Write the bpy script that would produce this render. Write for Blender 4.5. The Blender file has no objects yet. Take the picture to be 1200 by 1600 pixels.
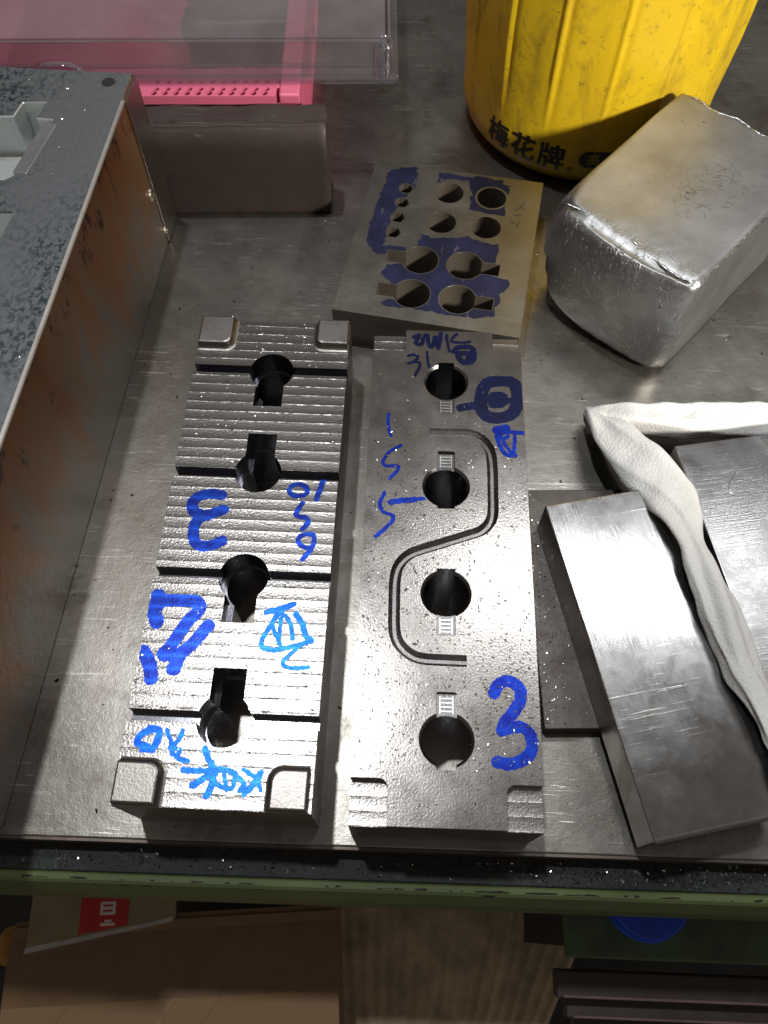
import bpy, bmesh, math, random
import numpy as np
from mathutils import Vector, Matrix, noise

random.seed(7); np.random.seed(7)
sc = bpy.context.scene
COL = sc.collection
MM = 0.001
R_ = math.radians

# ------------------------------------------------------------------ camera
cam_d = bpy.data.cameras.new('camera')
cam_d.sensor_fit = 'VERTICAL'; cam_d.sensor_height = 24.0; cam_d.lens = 24.0 * 1240 / 1600
cam_d.clip_start = 0.01; cam_d.clip_end = 20
cam_d.dof.use_dof = True; cam_d.dof.focus_distance = 0.44; cam_d.dof.aperture_fstop = 9.0
cam = bpy.data.objects.new('camera', cam_d); COL.objects.link(cam)
cam.location = (0, 0, 0.42); cam.rotation_euler = (R_(90 - 62.3), 0, 0)
sc.camera = cam

# ------------------------------------------------------------------ world and lamps
world = bpy.data.worlds.new('World'); sc.world = world; world.use_nodes = True
bg = world.node_tree.nodes['Background']
bg.inputs[0].default_value = (1.0, 0.89, 0.80, 1); bg.inputs[1].default_value = 0.135

def spot(name, loc, target, watts, cone, blend, radius, color):
    d = bpy.data.lights.new(name, 'SPOT'); d.energy = watts; d.spot_size = R_(cone); d.spot_blend = blend
    d.shadow_soft_size = radius; d.color = color
    o = bpy.data.objects.new(name, d); COL.objects.link(o); o.location = loc
    o.rotation_euler = (Vector(target) - Vector(loc)).to_track_quat('-Z', 'Y').to_euler()
    return o
# bench lamp almost overhead, a little behind and left; ceiling lamp behind right; lamp in front on the right
spot('bench_lamp', (-0.37, 0.66, 2.50), (-0.02, 0.14, 0), 90, 40, 0.9, 0.05, (0.95, 0.98, 1.0))
tube_d = bpy.data.lights.new('ceiling_tube', 'AREA'); tube_d.shape = 'RECTANGLE'; tube_d.size = 0.9; tube_d.size_y = 0.05; tube_d.energy = 6.5; tube_d.color = (0.96, 0.98, 1.0)
tube_l = bpy.data.objects.new('ceiling_tube', tube_d); COL.objects.link(tube_l); tube_l.location = (0.62, 0.80, 1.60); tube_l.rotation_euler = (R_(-22), 0, 0)
spot('side_lamp', (0.60, -0.22, 0.52), (0.16, 0.53, 0.09), 42, 42, 0.7, 0.04, (1.0, 0.96, 0.86))

sc.view_settings.view_transform = 'Standard'; sc.view_settings.look = 'None'
sc.view_settings.exposure = 0.0; sc.view_settings.gamma = 1.0; sc.view_settings.use_curve_mapping = False
sc.render.engine = 'CYCLES'
cy = sc.cycles
cy.use_denoising = True; cy.max_bounces = 10; cy.diffuse_bounces = 4; cy.glossy_bounces = 6
cy.transparent_max_bounces = 16; cy.transmission_bounces = 8
cy.caustics_reflective = False; cy.caustics_refractive = False; cy.sample_clamp_indirect = 4.0

# ------------------------------------------------------------------ material helpers
class NT:
    def __init__(s, name):
        s.m = bpy.data.materials.new(name); s.m.use_nodes = True; s.t = s.m.node_tree
        s.b = s.t.nodes['Principled BSDF']; s.out = s.t.nodes['Material Output']
        s.tc = s.t.nodes.new('ShaderNodeTexCoord')
    def n(s, kind, **kw):
        x = s.t.nodes.new('ShaderNode' + kind)
        for k, v in kw.items(): setattr(x, k, v)
        return x
    def l(s, a, b): s.t.links.new(a, b)
    def set(s, **kw):
        for k, v in kw.items():
            i = s.b.inputs[k.replace('_', ' ')]
            if hasattr(v, 'is_output'): s.l(v, i)
            else: i.default_value = (*v, 1) if isinstance(v, tuple) and len(v) == 3 else v
    def coord(s, scale=(1, 1, 1), rot=(0, 0, 0), loc=(0, 0, 0)):
        mp = s.n('Mapping'); s.l(s.tc.outputs['Object'], mp.inputs[0])
        mp.inputs['Scale'].default_value = scale; mp.inputs['Rotation'].default_value = rot; mp.inputs['Location'].default_value = loc
        return mp.outputs[0]
    def noise(s, scale, detail=4, rough=0.6, vec=None, dist=0.0):
        x = s.n('TexNoise'); x.inputs['Scale'].default_value = scale; x.inputs['Detail'].default_value = detail
        x.inputs['Roughness'].default_value = rough; x.inputs['Distortion'].default_value = dist
        s.l(vec if vec is not None else s.tc.outputs['Object'], x.inputs['Vector'])
        return x.outputs['Fac']
    def ramp(s, fac, stops):
        r = s.n('ValToRGB'); e = r.color_ramp.elements
        while len(e) < len(stops): e.new(0.5)
        for el, (p, c) in zip(e, stops):
            el.position = p; el.color = (*c, 1) if isinstance(c, tuple) else (c, c, c, 1)
        s.l(fac, r.inputs[0]); return r.outputs[0]
    def mix(s, fac, a, b, mode='MIX'):
        x = s.n('MixRGB', blend_type=mode)
        for i, v in zip(x.inputs, (fac, a, b)):
            if hasattr(v, 'is_output'): s.l(v, i)
            elif isinstance(v, tuple): i.default_value = (*v, 1)
            else: i.default_value = v if i.name == 'Fac' else (v, v, v, 1)
        return x.outputs[0]
    def math(s, op, a, b=0.0, c=0.0):
        x = s.n('Math', operation=op)
        for i, v in zip(x.inputs, (a, b, c)):
            if hasattr(v, 'is_output'): s.l(v, i)
            else: i.default_value = v
        return x.outputs[0]
    def bump(s, h, dist, strength=1.0, prev=None):
        x = s.n('Bump'); x.inputs['Distance'].default_value = dist; x.inputs['Strength'].default_value = strength
        s.l(h, x.inputs['Height'])
        if prev is not None: s.l(prev, x.inputs['Normal'])
        return x.outputs[0]
    def scratches(s, k=1.0, lo=0.64, hi=0.72):
        acc = None
        for ang, sx in ((0.3, 14), (1.25, 45), (-0.5, 70), (1.65, 22), (0.9, 10)):
            v = s.coord(scale=(sx * k, 420 * k, 1), rot=(0, 0, ang))
            f = s.ramp(s.noise(1.0, 3, 0.5, v), [(lo, 0.0), (hi, 1.0)])
            acc = f if acc is None else s.mix(1.0, acc, f, 'LIGHTEN')
        m = s.ramp(s.noise(26, 3, 0.5), [(0.46, 0.0), (0.62, 1.0)])
        return s.mix(1.0, acc, m, 'MULTIPLY')

def steel(name, col, rough, grain=1.0, grain_dir=None, scratch=0.0, stain=None, stain_amt=0.5, spread=0.3, metallic=1.0, mottled=0.0, k=1.0):
    """bare steel: grain is fine relief (mm*0.01), scratches are bright thin lines, stain is a second colour in patches"""
    t = NT(name)
    big = t.noise(14, 6, 0.65)
    c = t.mix(t.ramp(big, [(0.3, 0.0), (0.7, 1.0)]), tuple(x * (1 - spread) for x in col), tuple(min(1, x * (1 + spread)) for x in col))
    r = t.math('ADD', t.math('MULTIPLY', t.noise(60, 5, 0.7), 0.18), rough - 0.09)
    if stain:
        f = t.ramp(t.noise(22, 8, 0.7, dist=0.6), [(0.5, 0.0), (0.72, 1.0)])
        c = t.mix(t.math('MULTIPLY', f, stain_amt), c, stain)
        r = t.math('ADD', r, t.math('MULTIPLY', f, 0.12))
    nrm = None
    if mottled:
        nrm = t.bump(t.noise(90, 6, 0.7), 0.00025 * mottled)
    if grain:
        if grain_dir == 'y': vec = t.coord(scale=(1400, 25, 1))
        elif grain_dir == 'x': vec = t.coord(scale=(25, 1400, 1))
        else: vec = t.coord(scale=(900, 900, 900))
        nrm = t.bump(t.noise(1.0, 3, 0.6, vec), 0.00002 * grain, 1.0, nrm)
    if scratch:
        sx = t.scratches(k)
        c = t.mix(t.math('MULTIPLY', sx, scratch), c, (0.72, 0.70, 0.66))
        nrm = t.bump(sx, 0.00006 * scratch, 1.0, nrm)
    t.set(Base_Color=c, Metallic=metallic, Roughness=r)
    if nrm is not None: t.l(nrm, t.b.inputs['Normal'])
    return t

def plain(name, col, rough=0.6, metallic=0.0, var=0.25, scale=60, bump=0.0):
    t = NT(name)
    f = t.noise(scale, 6, 0.65)
    t.set(Base_Color=t.mix(t.ramp(f, [(0.3, 0.0), (0.7, 1.0)]), tuple(x * (1 - var) for x in col), tuple(min(1, x * (1 + var)) for x in col)), Roughness=rough, Metallic=metallic)
    if bump: t.l(t.bump(t.noise(scale * 6, 5, 0.6), bump), t.b.inputs['Normal'])
    return t

# ------------------------------------------------------------------ mesh helpers (all shapes are given in millimetres)
def tag(o, label=None, cat=None, group=None, kind=None):
    if label: o['label'] = label
    if cat: o['category'] = cat
    if group: o['group'] = group
    if kind: o['kind'] = kind
    return o
def thing(name, loc=(0, 0, 0), yaw=0, label=None, cat=None, kind=None, group=None, rot=None):
    o = bpy.data.objects.new(name, None); COL.objects.link(o)
    o.location = tuple(c * MM for c in loc); o.rotation_euler = rot or (0, 0, R_(yaw)); o.empty_display_size = 0.02
    return tag(o, label, cat, group, kind)
def mesh(verts, faces, name='m'):
    me = bpy.data.meshes.new(name)
    me.from_pydata([tuple(c * MM for c in v) for v in verts], [], faces); me.update(); return me
def obj(name, me, mat, parent=None, smooth=False, bevel=0, seg=2, auto=None, angle=35):
    o = bpy.data.objects.new(name, me); COL.objects.link(o)
    for m in (mat if isinstance(mat, (list, tuple)) else [mat]):
        me.materials.append(m.m if isinstance(m, NT) else m)
    if smooth:
        me.polygons.foreach_set('use_smooth', [True] * len(me.polygons))
    if parent: o.parent = parent
    if bevel:
        b = o.modifiers.new('bevel', 'BEVEL'); b.width = bevel * MM; b.segments = seg; b.limit_method = 'ANGLE'; b.angle_limit = R_(angle)
        b.use_clamp_overlap = True
    return o
def box_vf(x0, x1, y0, y1, z0, z1):
    v = [(x0, y0, z0), (x1, y0, z0), (x1, y1, z0), (x0, y1, z0), (x0, y0, z1), (x1, y0, z1), (x1, y1, z1), (x0, y1, z1)]
    return v, [(0, 3, 2, 1), (4, 5, 6, 7), (0, 1, 5, 4), (1, 2, 6, 5), (2, 3, 7, 6), (3, 0, 4, 7)]
def box(*a): return mesh(*box_vf(*a))
def boxes(lst):
    V, F = [], []
    for a in lst:
        v, f = box_vf(*a); n = len(V); V += v; F += [tuple(i + n for i in q) for q in f]
    return mesh(V, F)
def prism_vf(poly, z0, z1, top=None):
    n = len(poly)
    ar = sum(poly[i][0] * poly[(i + 1) % n][1] - poly[(i + 1) % n][0] * poly[i][1] for i in range(n))
    if ar < 0:
        poly = poly[::-1]; top = top[::-1] if top else None
    tp = top or poly
    v = [(x, y, z0) for x, y in poly] + [(x, y, z1) for x, y in tp]
    f = [tuple(range(n))[::-1], tuple(range(n, 2 * n))] + [(i, (i + 1) % n, n + (i + 1) % n, n + i) for i in range(n)]
    return v, f
def prism(poly, z0, z1, top=None): return mesh(*prism_vf(poly, z0, z1, top))
def circle(cx, cy, r, n=48): return [(cx + r * math.cos(2 * math.pi * i / n), cy + r * math.sin(2 * math.pi * i / n)) for i in range(n)]
def keyhole(cx, cy, r, hw, length, ang, n=44):
    """circle with a slot leaving it in direction ang"""
    a0 = math.asin(hw / r); p = [(length, -hw), (length, hw)]
    for i in range(n + 1):
        a = a0 + (2 * math.pi - 2 * a0) * i / n
        p.append((r * math.cos(a), r * math.sin(a)))
    c, s = math.cos(ang), math.sin(ang)
    return [(cx + x * c - y * s, cy + x * s + y * c) for x, y in p]
def rrect(x0, x1, y0, y1, r=(0, 0, 0, 0), n=6):
    """corners in the order x0y0, x1y0, x1y1, x0y1"""
    P = []
    for (cx, cy, sx, sy, a), rr in zip(((x0, y0, 1, 1, 180), (x1, y0, -1, 1, 270), (x1, y1, -1, -1, 0), (x0, y1, 1, -1, 90)), r):
        if not rr: P.append((cx, cy)); continue
        for i in range(n + 1):
            t = R_(a + 90 * i / n); P.append((cx + sx * rr + rr * math.cos(t), cy + sy * rr + rr * math.sin(t)))
    return P
def carve(me, cutters):
    """boolean difference of a list of meshes"""
    a = bpy.data.objects.new('tmp', me); COL.objects.link(a); tmp = []
    for c in cutters:
        b = bpy.data.objects.new('tmpc', c); COL.objects.link(b); tmp.append(b)
        m = a.modifiers.new('b', 'BOOLEAN'); m.operation = 'DIFFERENCE'; m.object = b; m.solver = 'EXACT'
    dg = bpy.context.evaluated_depsgraph_get(); dg.update()
    out = bpy.data.meshes.new_from_object(a.evaluated_get(dg), preserve_all_data_layers=True, depsgraph=dg)
    for o in tmp + [a]:
        d = o.data; bpy.data.objects.remove(o); bpy.data.meshes.remove(d)
    out.materials.clear()
    return out
def catmull(p, n=6):
    if len(p) < 3: return p
    q = [p[0]] + list(p) + [p[-1]]; out = []
    for i in range(1, len(q) - 2):
        for k in range(n):
            t = k / n; a, b, c, d = (np.array(q[i + j], float) for j in (-1, 0, 1, 2))
            out.append(tuple(0.5 * ((2 * b) + (-a + c) * t + (2 * a - 5 * b + 4 * c - d) * t * t + (-a + 3 * b - 3 * c + d) * t ** 3)))
    return out + [tuple(p[-1])]
def march(field, x0, y0, h, z):
    """flat sheet where field < 0 (marching squares)"""
    V, F, idx = [], [], {}
    def vert(k, x, y):
        if k not in idx: idx[k] = len(V); V.append((x, y, z))
        return idx[k]
    ny, nx = field.shape
    inside = field < 0
    cell = inside[:-1, :-1] | inside[1:, :-1] | inside[:-1, 1:] | inside[1:, 1:]
    for j, i in zip(*np.nonzero(cell)):
        cs = ((i, j), (i + 1, j), (i + 1, j + 1), (i, j + 1)); poly = []
        for a in range(4):
            p, q = cs[a], cs[(a + 1) % 4]; fp, fq = field[p[1], p[0]], field[q[1], q[0]]
            if fp < 0: poly.append(vert(p, x0 + p[0] * h, y0 + p[1] * h))
            if (fp < 0) != (fq < 0):
                t = fp / (fp - fq); k = (min(p, q), max(p, q))
                poly.append(vert(k, x0 + (p[0] + (q[0] - p[0]) * t) * h, y0 + (p[1] + (q[1] - p[1]) * t) * h))
        if len(poly) >= 3: F.append(tuple(poly))
    return mesh(V, F)
def seg_dist(X, Y, pts):
    D = np.full(X.shape, 1e9)
    for (ax, ay), (bx, by) in zip(pts[:-1], pts[1:]):
        dx, dy = bx - ax, by - ay; L = dx * dx + dy * dy + 1e-12
        t = np.clip(((X - ax) * dx + (Y - ay) * dy) / L, 0, 1)
        D = np.minimum(D, np.hypot(X - ax - t * dx, Y - ay - t * dy))
    return D
def wob(X, Y, s, seed):
    r = np.random.RandomState(seed); o = np.zeros(X.shape)
    for k in range(7):
        a = r.uniform(0, 6.28); f = s * r.uniform(0.5, 2.2); o += np.sin((X * math.cos(a) + Y * math.sin(a)) * f + r.uniform(0, 6.28)) / 2.6
    return o
def ink_mesh(strokes, z, h=0.3, rag=0.12, seed=1, clip=None):
    xs = [p[0] for w, q in strokes for p in q]; ys = [p[1] for w, q in strokes for p in q]; wm = max(w for w, q in strokes)
    x0, x1, y0, y1 = min(xs) - wm, max(xs) + wm, min(ys) - wm, max(ys) + wm
    X, Y = np.meshgrid(np.arange(x0, x1, h), np.arange(y0, y1, h))
    Fd = np.full(X.shape, 1e9)
    for w, q in strokes: Fd = np.minimum(Fd, seg_dist(X, Y, catmull(q)) - w / 2)
    Fd = Fd + rag * wob(X, Y, 1.6, seed) * min(1.0, wm / 3)
    if clip is not None: Fd = np.maximum(Fd, clip(X, Y))
    return march(Fd, x0, y0, h, z)
def poly_sdf(X, Y, poly):
    D = seg_dist(X, Y, list(poly) + [poly[0]]); ins = np.zeros(X.shape, bool); n = len(poly)
    for i in range(n):
        (ax, ay), (bx, by) = poly[i], poly[(i + 1) % n]
        if ay == by: continue
        ins ^= ((ay > Y) != (by > Y)) & (X < (bx - ax) * (Y - ay) / (by - ay) + ax)
    return np.where(ins, -D, D)
def chips_mesh(spots, size, curl=0.5):
    """tiny bent shavings lying on a surface; spots are (x, y, z)"""
    V, F = [], []
    for x, y, z in spots:
        s = size * random.uniform(0.4, 1.5); a = random.uniform(0, 6.28); n = len(V); sl = random.uniform(-0.45, 0.45); se = random.uniform(-0.6, 0.6); w = s * random.uniform(0.35, 0.9)
        c, d = math.cos(a), math.sin(a); b = random.uniform(-0.6, 0.6)
        for k in range(3):
            t = (k - 1) * s; up = (0.12 + (0.35 if k == 1 else 0.05) * random.uniform(0, 1)) * s + random.uniform(0, 0.15) * s
            off = b * t * t / s
            for e in (-w / 2, w / 2):
                V.append((x + c * t - d * (e + off), y + d * t + c * (e + off), z + up + sl * t + abs(sl) * s + se * e + abs(se) * w / 2))
        F += [(n, n + 2, n + 3, n + 1), (n + 2, n + 4, n + 5, n + 3)]
    return mesh(V, F)
def sweep(path, ring_fn, closed_ends=True):
    """loft: ring_fn(i) gives the closed ring of points for station i"""
    V, F = [], []; m = None
    for i in range(len(path)):
        r = ring_fn(i); m = len(r); V += r
    for i in range(len(path) - 1):
        for j in range(m): F.append((i * m + j, i * m + (j + 1) % m, (i + 1) * m + (j + 1) % m, (i + 1) * m + j))
    if closed_ends: F += [tuple(range(m))[::-1], tuple(range((len(path) - 1) * m, len(path) * m))]
    return V, F
def tube(path, r, n=8):
    def ring(i):
        a = Vector(path[max(i - 1, 0)]); b = Vector(path[min(i + 1, len(path) - 1)]); t = (b - a).normalized()
        s = t.cross(Vector((0, 0, 1)))
        s = s.normalized() if s.length > 1e-4 else Vector((1, 0, 0)); u = s.cross(t)
        return [tuple(Vector(path[i]) + (s * math.cos(2 * math.pi * k / n) + u * math.sin(2 * math.pi * k / n)) * r) for k in range(n)]
    return sweep(path, ring)

# ------------------------------------------------------------------ materials
bench_steel = steel('bench_steel', (0.295, 0.278, 0.252), 0.31, grain=1.8, scratch=0.55, stain=(0.10, 0.078, 0.055), stain_amt=0.85, spread=0.26, mottled=0.7, metallic=0.9)
dark_steel = steel('dark_oxide_steel', (0.13, 0.115, 0.105), 0.50, grain=2.0, stain=(0.07, 0.045, 0.035), spread=0.3, mottled=1.0)
edge_steel = steel('bench_edge_steel', (0.16, 0.13, 0.115), 0.5, grain=1.5, stain=(0.08, 0.05, 0.04), spread=0.3)
ground_steel = steel('ground_steel', (0.36, 0.356, 0.352), 0.17, grain=2.4, grain_dir='y', scratch=0.22, stain=(0.13, 0.12, 0.11), stain_amt=0.75, spread=0.12)
ground_steel_b = steel('ground_steel_dull', (0.27, 0.266, 0.262), 0.22, grain=2.0, grain_dir='x', scratch=0.14, stain=(0.22, 0.21, 0.20), stain_amt=0.4, spread=0.12)
side_steel = steel('steel_side', (0.30, 0.27, 0.25), 0.38, grain=1.5, stain=(0.12, 0.10, 0.09), spread=0.2)
bore_steel = steel('bored_steel', (0.22, 0.22, 0.245), 0.2, grain=1.0, spread=0.1)
hole_plate_steel = steel('plate_steel', (0.275, 0.26, 0.23), 0.34, grain=1.6, grain_dir='y', stain=(0.20, 0.18, 0.14), stain_amt=0.6, spread=0.12, scratch=0.15)
smooth_steel = steel('fine_milled_steel', (0.36, 0.338, 0.318), 0.215, grain=2.6, spread=0.07)
chip_steel = steel('chip_steel', (0.80, 0.79, 0.77), 0.24, grain=0, spread=0.1)
dark_chip = plain('dark_chips', (0.045, 0.042, 0.04), 0.45, 0.6, var=0.4)

def milled_mat():
    """milled face: cusps every 6.2 mm across the plate with broken bright edges and fine chatter"""
    t = NT('milled_steel')
    sep = t.n('SeparateXYZ'); t.l(t.tc.outputs['Object'], sep.inputs[0])
    wv = t.math('MULTIPLY', t.math('SUBTRACT', t.noise(1, 3, 0.6, t.coord(scale=(60, 500, 1))), 0.5), 0.0006)
    v = t.math('FRACT', t.math('DIVIDE', t.math('ADD', t.math('ADD', sep.outputs[1], wv), 1.0), 0.0062))
    d = t.math('ABSOLUTE', t.math('SUBTRACT', v, 0.5))
    h = t.math('POWER', t.math('MULTIPLY', d, 2.0), 13.0)
    brk = t.ramp(t.noise(1, 4, 0.7, t.coord(scale=(180, 900, 1))), [(0.42, 0.0), (0.6, 1.0)])
    n1 = t.bump(t.math('MULTIPLY', h, brk), 0.00008)
    n1b = t.bump(t.math('POWER', t.math('MULTIPLY', d, 2.0), 2.0), 0.00008, 1.0, n1)
    n2 = t.bump(t.noise(1, 4, 0.7, t.coord(scale=(260, 700, 1))), 0.00007, 1.0, n1b)
    n3 = t.bump(t.noise(1, 2, 0.5, t.coord(scale=(900, 900, 1))), 0.00009, 1.0, n2)
    c = t.mix(t.noise(30, 5, 0.7), (0.25, 0.232, 0.218), (0.38, 0.362, 0.348))
    t.set(Base_Color=c, Metallic=1.0, Roughness=0.26); t.l(n3, t.b.inputs['Normal'])
    return t
milled = milled_mat()

def ink_mat(name, c0, c1, metal=0.75, rough=0.32, ridges=False):
    t = NT(name)
    f = t.ramp(t.noise(1, 5, 0.65, t.coord(scale=(170, 170, 1))), [(0.35, 0.0), (0.68, 1.0)])
    if ridges:                                                       # ink rubbed thin on the crests of the milling marks
        sep = t.n('SeparateXYZ'); t.l(t.tc.outputs['Object'], sep.inputs[0])
        wv = t.math('MULTIPLY', t.math('SUBTRACT', t.noise(1, 3, 0.6, t.coord(scale=(60, 500, 1))), 0.5), 0.0006)
        v = t.math('FRACT', t.math('DIVIDE', t.math('ADD', t.math('ADD', sep.outputs[1], wv), 1.0), 0.0062))
        d = t.math('MULTIPLY', t.math('ABSOLUTE', t.math('SUBTRACT', v, 0.5)), 2.0)
        f = t.math('ADD', t.math('MULTIPLY', f, 0.6), t.math('MULTIPLY', t.math('POWER', d, 3.0), 0.75))
    n = t.bump(t.noise(1, 2, 0.5, t.coord(scale=(900, 900, 1))), 0.00005)
    t.set(Base_Color=t.mix(f, c0, c1), Metallic=metal, Roughness=rough); t.l(n, t.b.inputs['Normal'])
    return t
ink_dark = ink_mat('marker_ink_navy', (0.003, 0.005, 0.035), (0.005, 0.011, 0.075), 0.5)
ink_blue = ink_mat('marker_ink_blue', (0.004, 0.012, 0.24), (0.006, 0.05, 0.50))
ink_ridge = ink_mat('marker_ink_ridged', (0.004, 0.012, 0.20), (0.012, 0.08, 0.60), ridges=True)
ink_cyan = ink_mat('marker_ink_thin_blue', (0.004, 0.05, 0.42), (0.010, 0.12, 0.56), 0.85, ridges=True)

def dye_mat():
    t = NT('layout_dye')
    c = t.mix(t.ramp(t.noise(45, 5, 0.6), [(0.35, 0.0), (0.7, 1.0)]), (0.009, 0.010, 0.034), (0.021, 0.023, 0.078))
    worn = t.ramp(t.noise(1, 5, 0.65, t.coord(scale=(150, 60, 1))), [(0.60, 0.0), (0.70, 1.0)])
    t.set(Base_Color=t.mix(t.math('MULTIPLY', worn, 0.6), c, (0.17, 0.16, 0.155)), Metallic=0.4, Roughness=0.42)
    return t
layout_dye = dye_mat()

# ------------------------------------------------------------------ workbench (the surface everything rests on)
bench = thing('workbench', (0, 0, 0), -1.8, 'steel workbench top with a grimy green painted front rail', None, 'structure')
BL = 900
obj('bench_plate', box(-BL, BL, 35, 1300, -13, 0), bench_steel, bench, bevel=0.8)
obj('plate_front_edge', box(-BL, BL, 33.6, 34.9, -14, -0.7), edge_steel, bench)
grime = NT('black_grime')
gf = grime.noise(120, 6, 0.75)
grime.set(Base_Color=grime.mix(grime.ramp(grime.noise(35, 5, 0.7), [(0.56, 0.0), (0.7, 1.0)]), (0.010, 0.011, 0.012), (0.025, 0.05, 0.03)), Roughness=0.55, Metallic=0.0)
grime.l(grime.bump(gf, 0.0012), grime.b.inputs['Normal'])
obj('grimy_ledge', box(-BL, BL, 20.5, 60, -26, -15), grime, bench, bevel=0.8)
green = NT('green_paint')
gchip = green.ramp(green.noise(1, 5, 0.65, green.coord(scale=(60, 150, 220))), [(0.66, 0.0), (0.69, 1.0)])
gbase = green.mix(green.noise(25, 5, 0.6), (0.085, 0.115, 0.038), (0.13, 0.165, 0.06))
green.set(Base_Color=green.mix(gchip, gbase, (0.012, 0.012, 0.011)), Roughness=0.5)
prof = [(20.4, -15.5), (19.6, -14.6), (17.0, -14.9), (15.5, -16.5), (11.4, -27), (10.6, -31), (10.6, -95), (13, -95), (13, -40), (20.4, -30)]
V = [(-BL + 1.5 * BL * 0, y, z) for y, z in prof] + [(BL, y, z) for y, z in prof]; n = len(prof)
obj('green_rail', mesh(V, [tuple(range(n)), tuple(range(n, 2 * n))[::-1]] + [(i, n + i, n + (i + 1) % n, (i + 1) % n) for i in range(n)]), green, bench, smooth=False)
# black chipped flakes along the crest of the rail
V, F = [], []
for _ in range(110):
    x = random.uniform(-230, 250); L = random.choice((1, 1.5, 2, 4, 7)) * random.uniform(0.6, 1.3); q = []
    yb = 16.6 + random.uniform(-1.0, 1.2); m = 9
    for k in range(m):
        a = 2 * math.pi * k / m; rr = random.uniform(0.6, 1.2)
        yy = yb + 0.75 * rr * math.sin(a); zz = -14.9 if yy > 17.5 else (-14.9 + (yy - 17.5) * 2.6 / 2.5 if yy > 15 else -17.5 + (yy - 15) * 12.5 / 6)
        q.append((x + L * rr * math.cos(a), yy, zz + 0.35))
    nn = len(V); V += q; F.append(tuple(range(nn, nn + m)))
obj('chipped_paint', mesh(V, F), plain('bare_black', (0.012, 0.011, 0.010), 0.6), bench)
bench.children[-1]['kind'] = 'stuff'
# shavings caked on the ledge and strewn along the front
sp = [(random.uniform(-210, 230), random.gauss(27.5, 3.2), -14.9) for _ in range(1500)]
sp = [s for s in sp if random.random() < 0.25 + 0.75 * min(1, max(0, (s[0] + 20) / 120))]
sp = [s for s in sp if 22 < s[1] < 33]
o = obj('ledge_shavings', chips_mesh(sp, 0.75), dark_chip, bench); o['kind'] = 'stuff'
sp = [s for s in [(random.uniform(-210, 230), random.uniform(22.5, 33), -14.6) for _ in range(260)] if random.random() < 0.2 + 0.8 * min(1, max(0, (s[0]) / 150))]
o = obj('bright_ledge_shavings', chips_mesh(sp, 0.5), chip_steel, bench); o['kind'] = 'stuff'

# ------------------------------------------------------------------ milled plate with keyholes (left)
PT = 51.0
lp = thing('milled_plate', (-70.7, 184.6, 0), -2.48, 'ridged milled steel plate with four keyholes, cross grooves and bright blue writing', 'steel plate')
LH = [(1.3, 101.3, -1), (1.2, 33.6, 1), (1.2, -27.6, -1), (1.0, -99.4, 1)]
LG = [102.0, 32.6, -26.6, -98.4]
cut = []
for cx, cyy, s in LH:
    a = s * math.pi / 2
    cut.append(prism(keyhole(cx, cyy, 12.6, 8.0, 24.5, a), PT - 17, PT + 5))
    cut.append(prism(keyhole(cx + 0.7, cyy, 11.8, 7.0, 23.6, a), -5, PT - 16.9))
for v in LG: cut.append(box(-60, 60, v - 2.7, v + 2.7, PT - 7.5, PT + 5))
me = carve(box(-44.2, 44.8, -138.5, 138.0, 0, PT), cut)
body = obj('plate_body', me, [milled, side_steel, bore_steel], lp, bevel=0.35, seg=1)
for p in me.polygons:
    c = p.center / MM
    if p.normal.z > 0.9 and c.z > PT - 0.5: p.material_index = 0
    elif abs(abs(c.x - 0.3) - 44.5) < 0.1 or abs(abs(c.y + 0.25) - 138.25) < 0.1: p.material_index = 1
    else: p.material_index = 2
pad_steel = steel('pad_steel', (0.30, 0.275, 0.255), 0.36, grain=6, spread=0.1)
def pad(x0, x1, y0, y1, r, ex, ey, h=5.0):
    """raised lug with a fillet running out into the plate on its inner sides (ex, ey give the inner direction)"""
    rings = []
    for z, g in ((-0.3, 2.6), (0.12, 2.5), (0.5, 1.5), (1.3, 0.7), (2.4, 0.3), (h - 1.2, 0.0), (h - 0.35, -0.35), (h, -1.1)):
        go = min(0, g)
        rr_ = tuple(q + max(0, g) if q else 0 for q in r)
        rings.append([(a, b, PT + z) for a, b in rrect(x0 - (g if ex < 0 else go), x1 + (g if ex > 0 else go), y0 - (g if ey < 0 else go), y1 + (g if ey > 0 else go), rr_)])
    m = len(rings[0]); V = [p for q in rings for p in q]
    F = [(j * m + k, j * m + (k + 1) % m, (j + 1) * m + (k + 1) % m, (j + 1) * m + k) for j in range(len(rings) - 1) for k in range(m)]
    return mesh(V, F + [tuple(range((len(rings) - 1) * m, len(rings) * m)), tuple(range(m))[::-1]])
for a in ((-43.4, -24.2, 117.5, 137.4, (0, 3.5, 0, 0), 1, -1), (26.0, 44.2, 119.5, 137.4, (3.5, 0, 0, 0), -1, -1),
          (-43.0, -23.6, -138.1, -120.0, (0, 0, 5, 0), 1, 1), (26.2, 43.0, -138.1, -120.6, (0, 0, 0, 5), -1, 1)):
    obj('corner_pad', pad(*a), pad_steel, lp)
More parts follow.
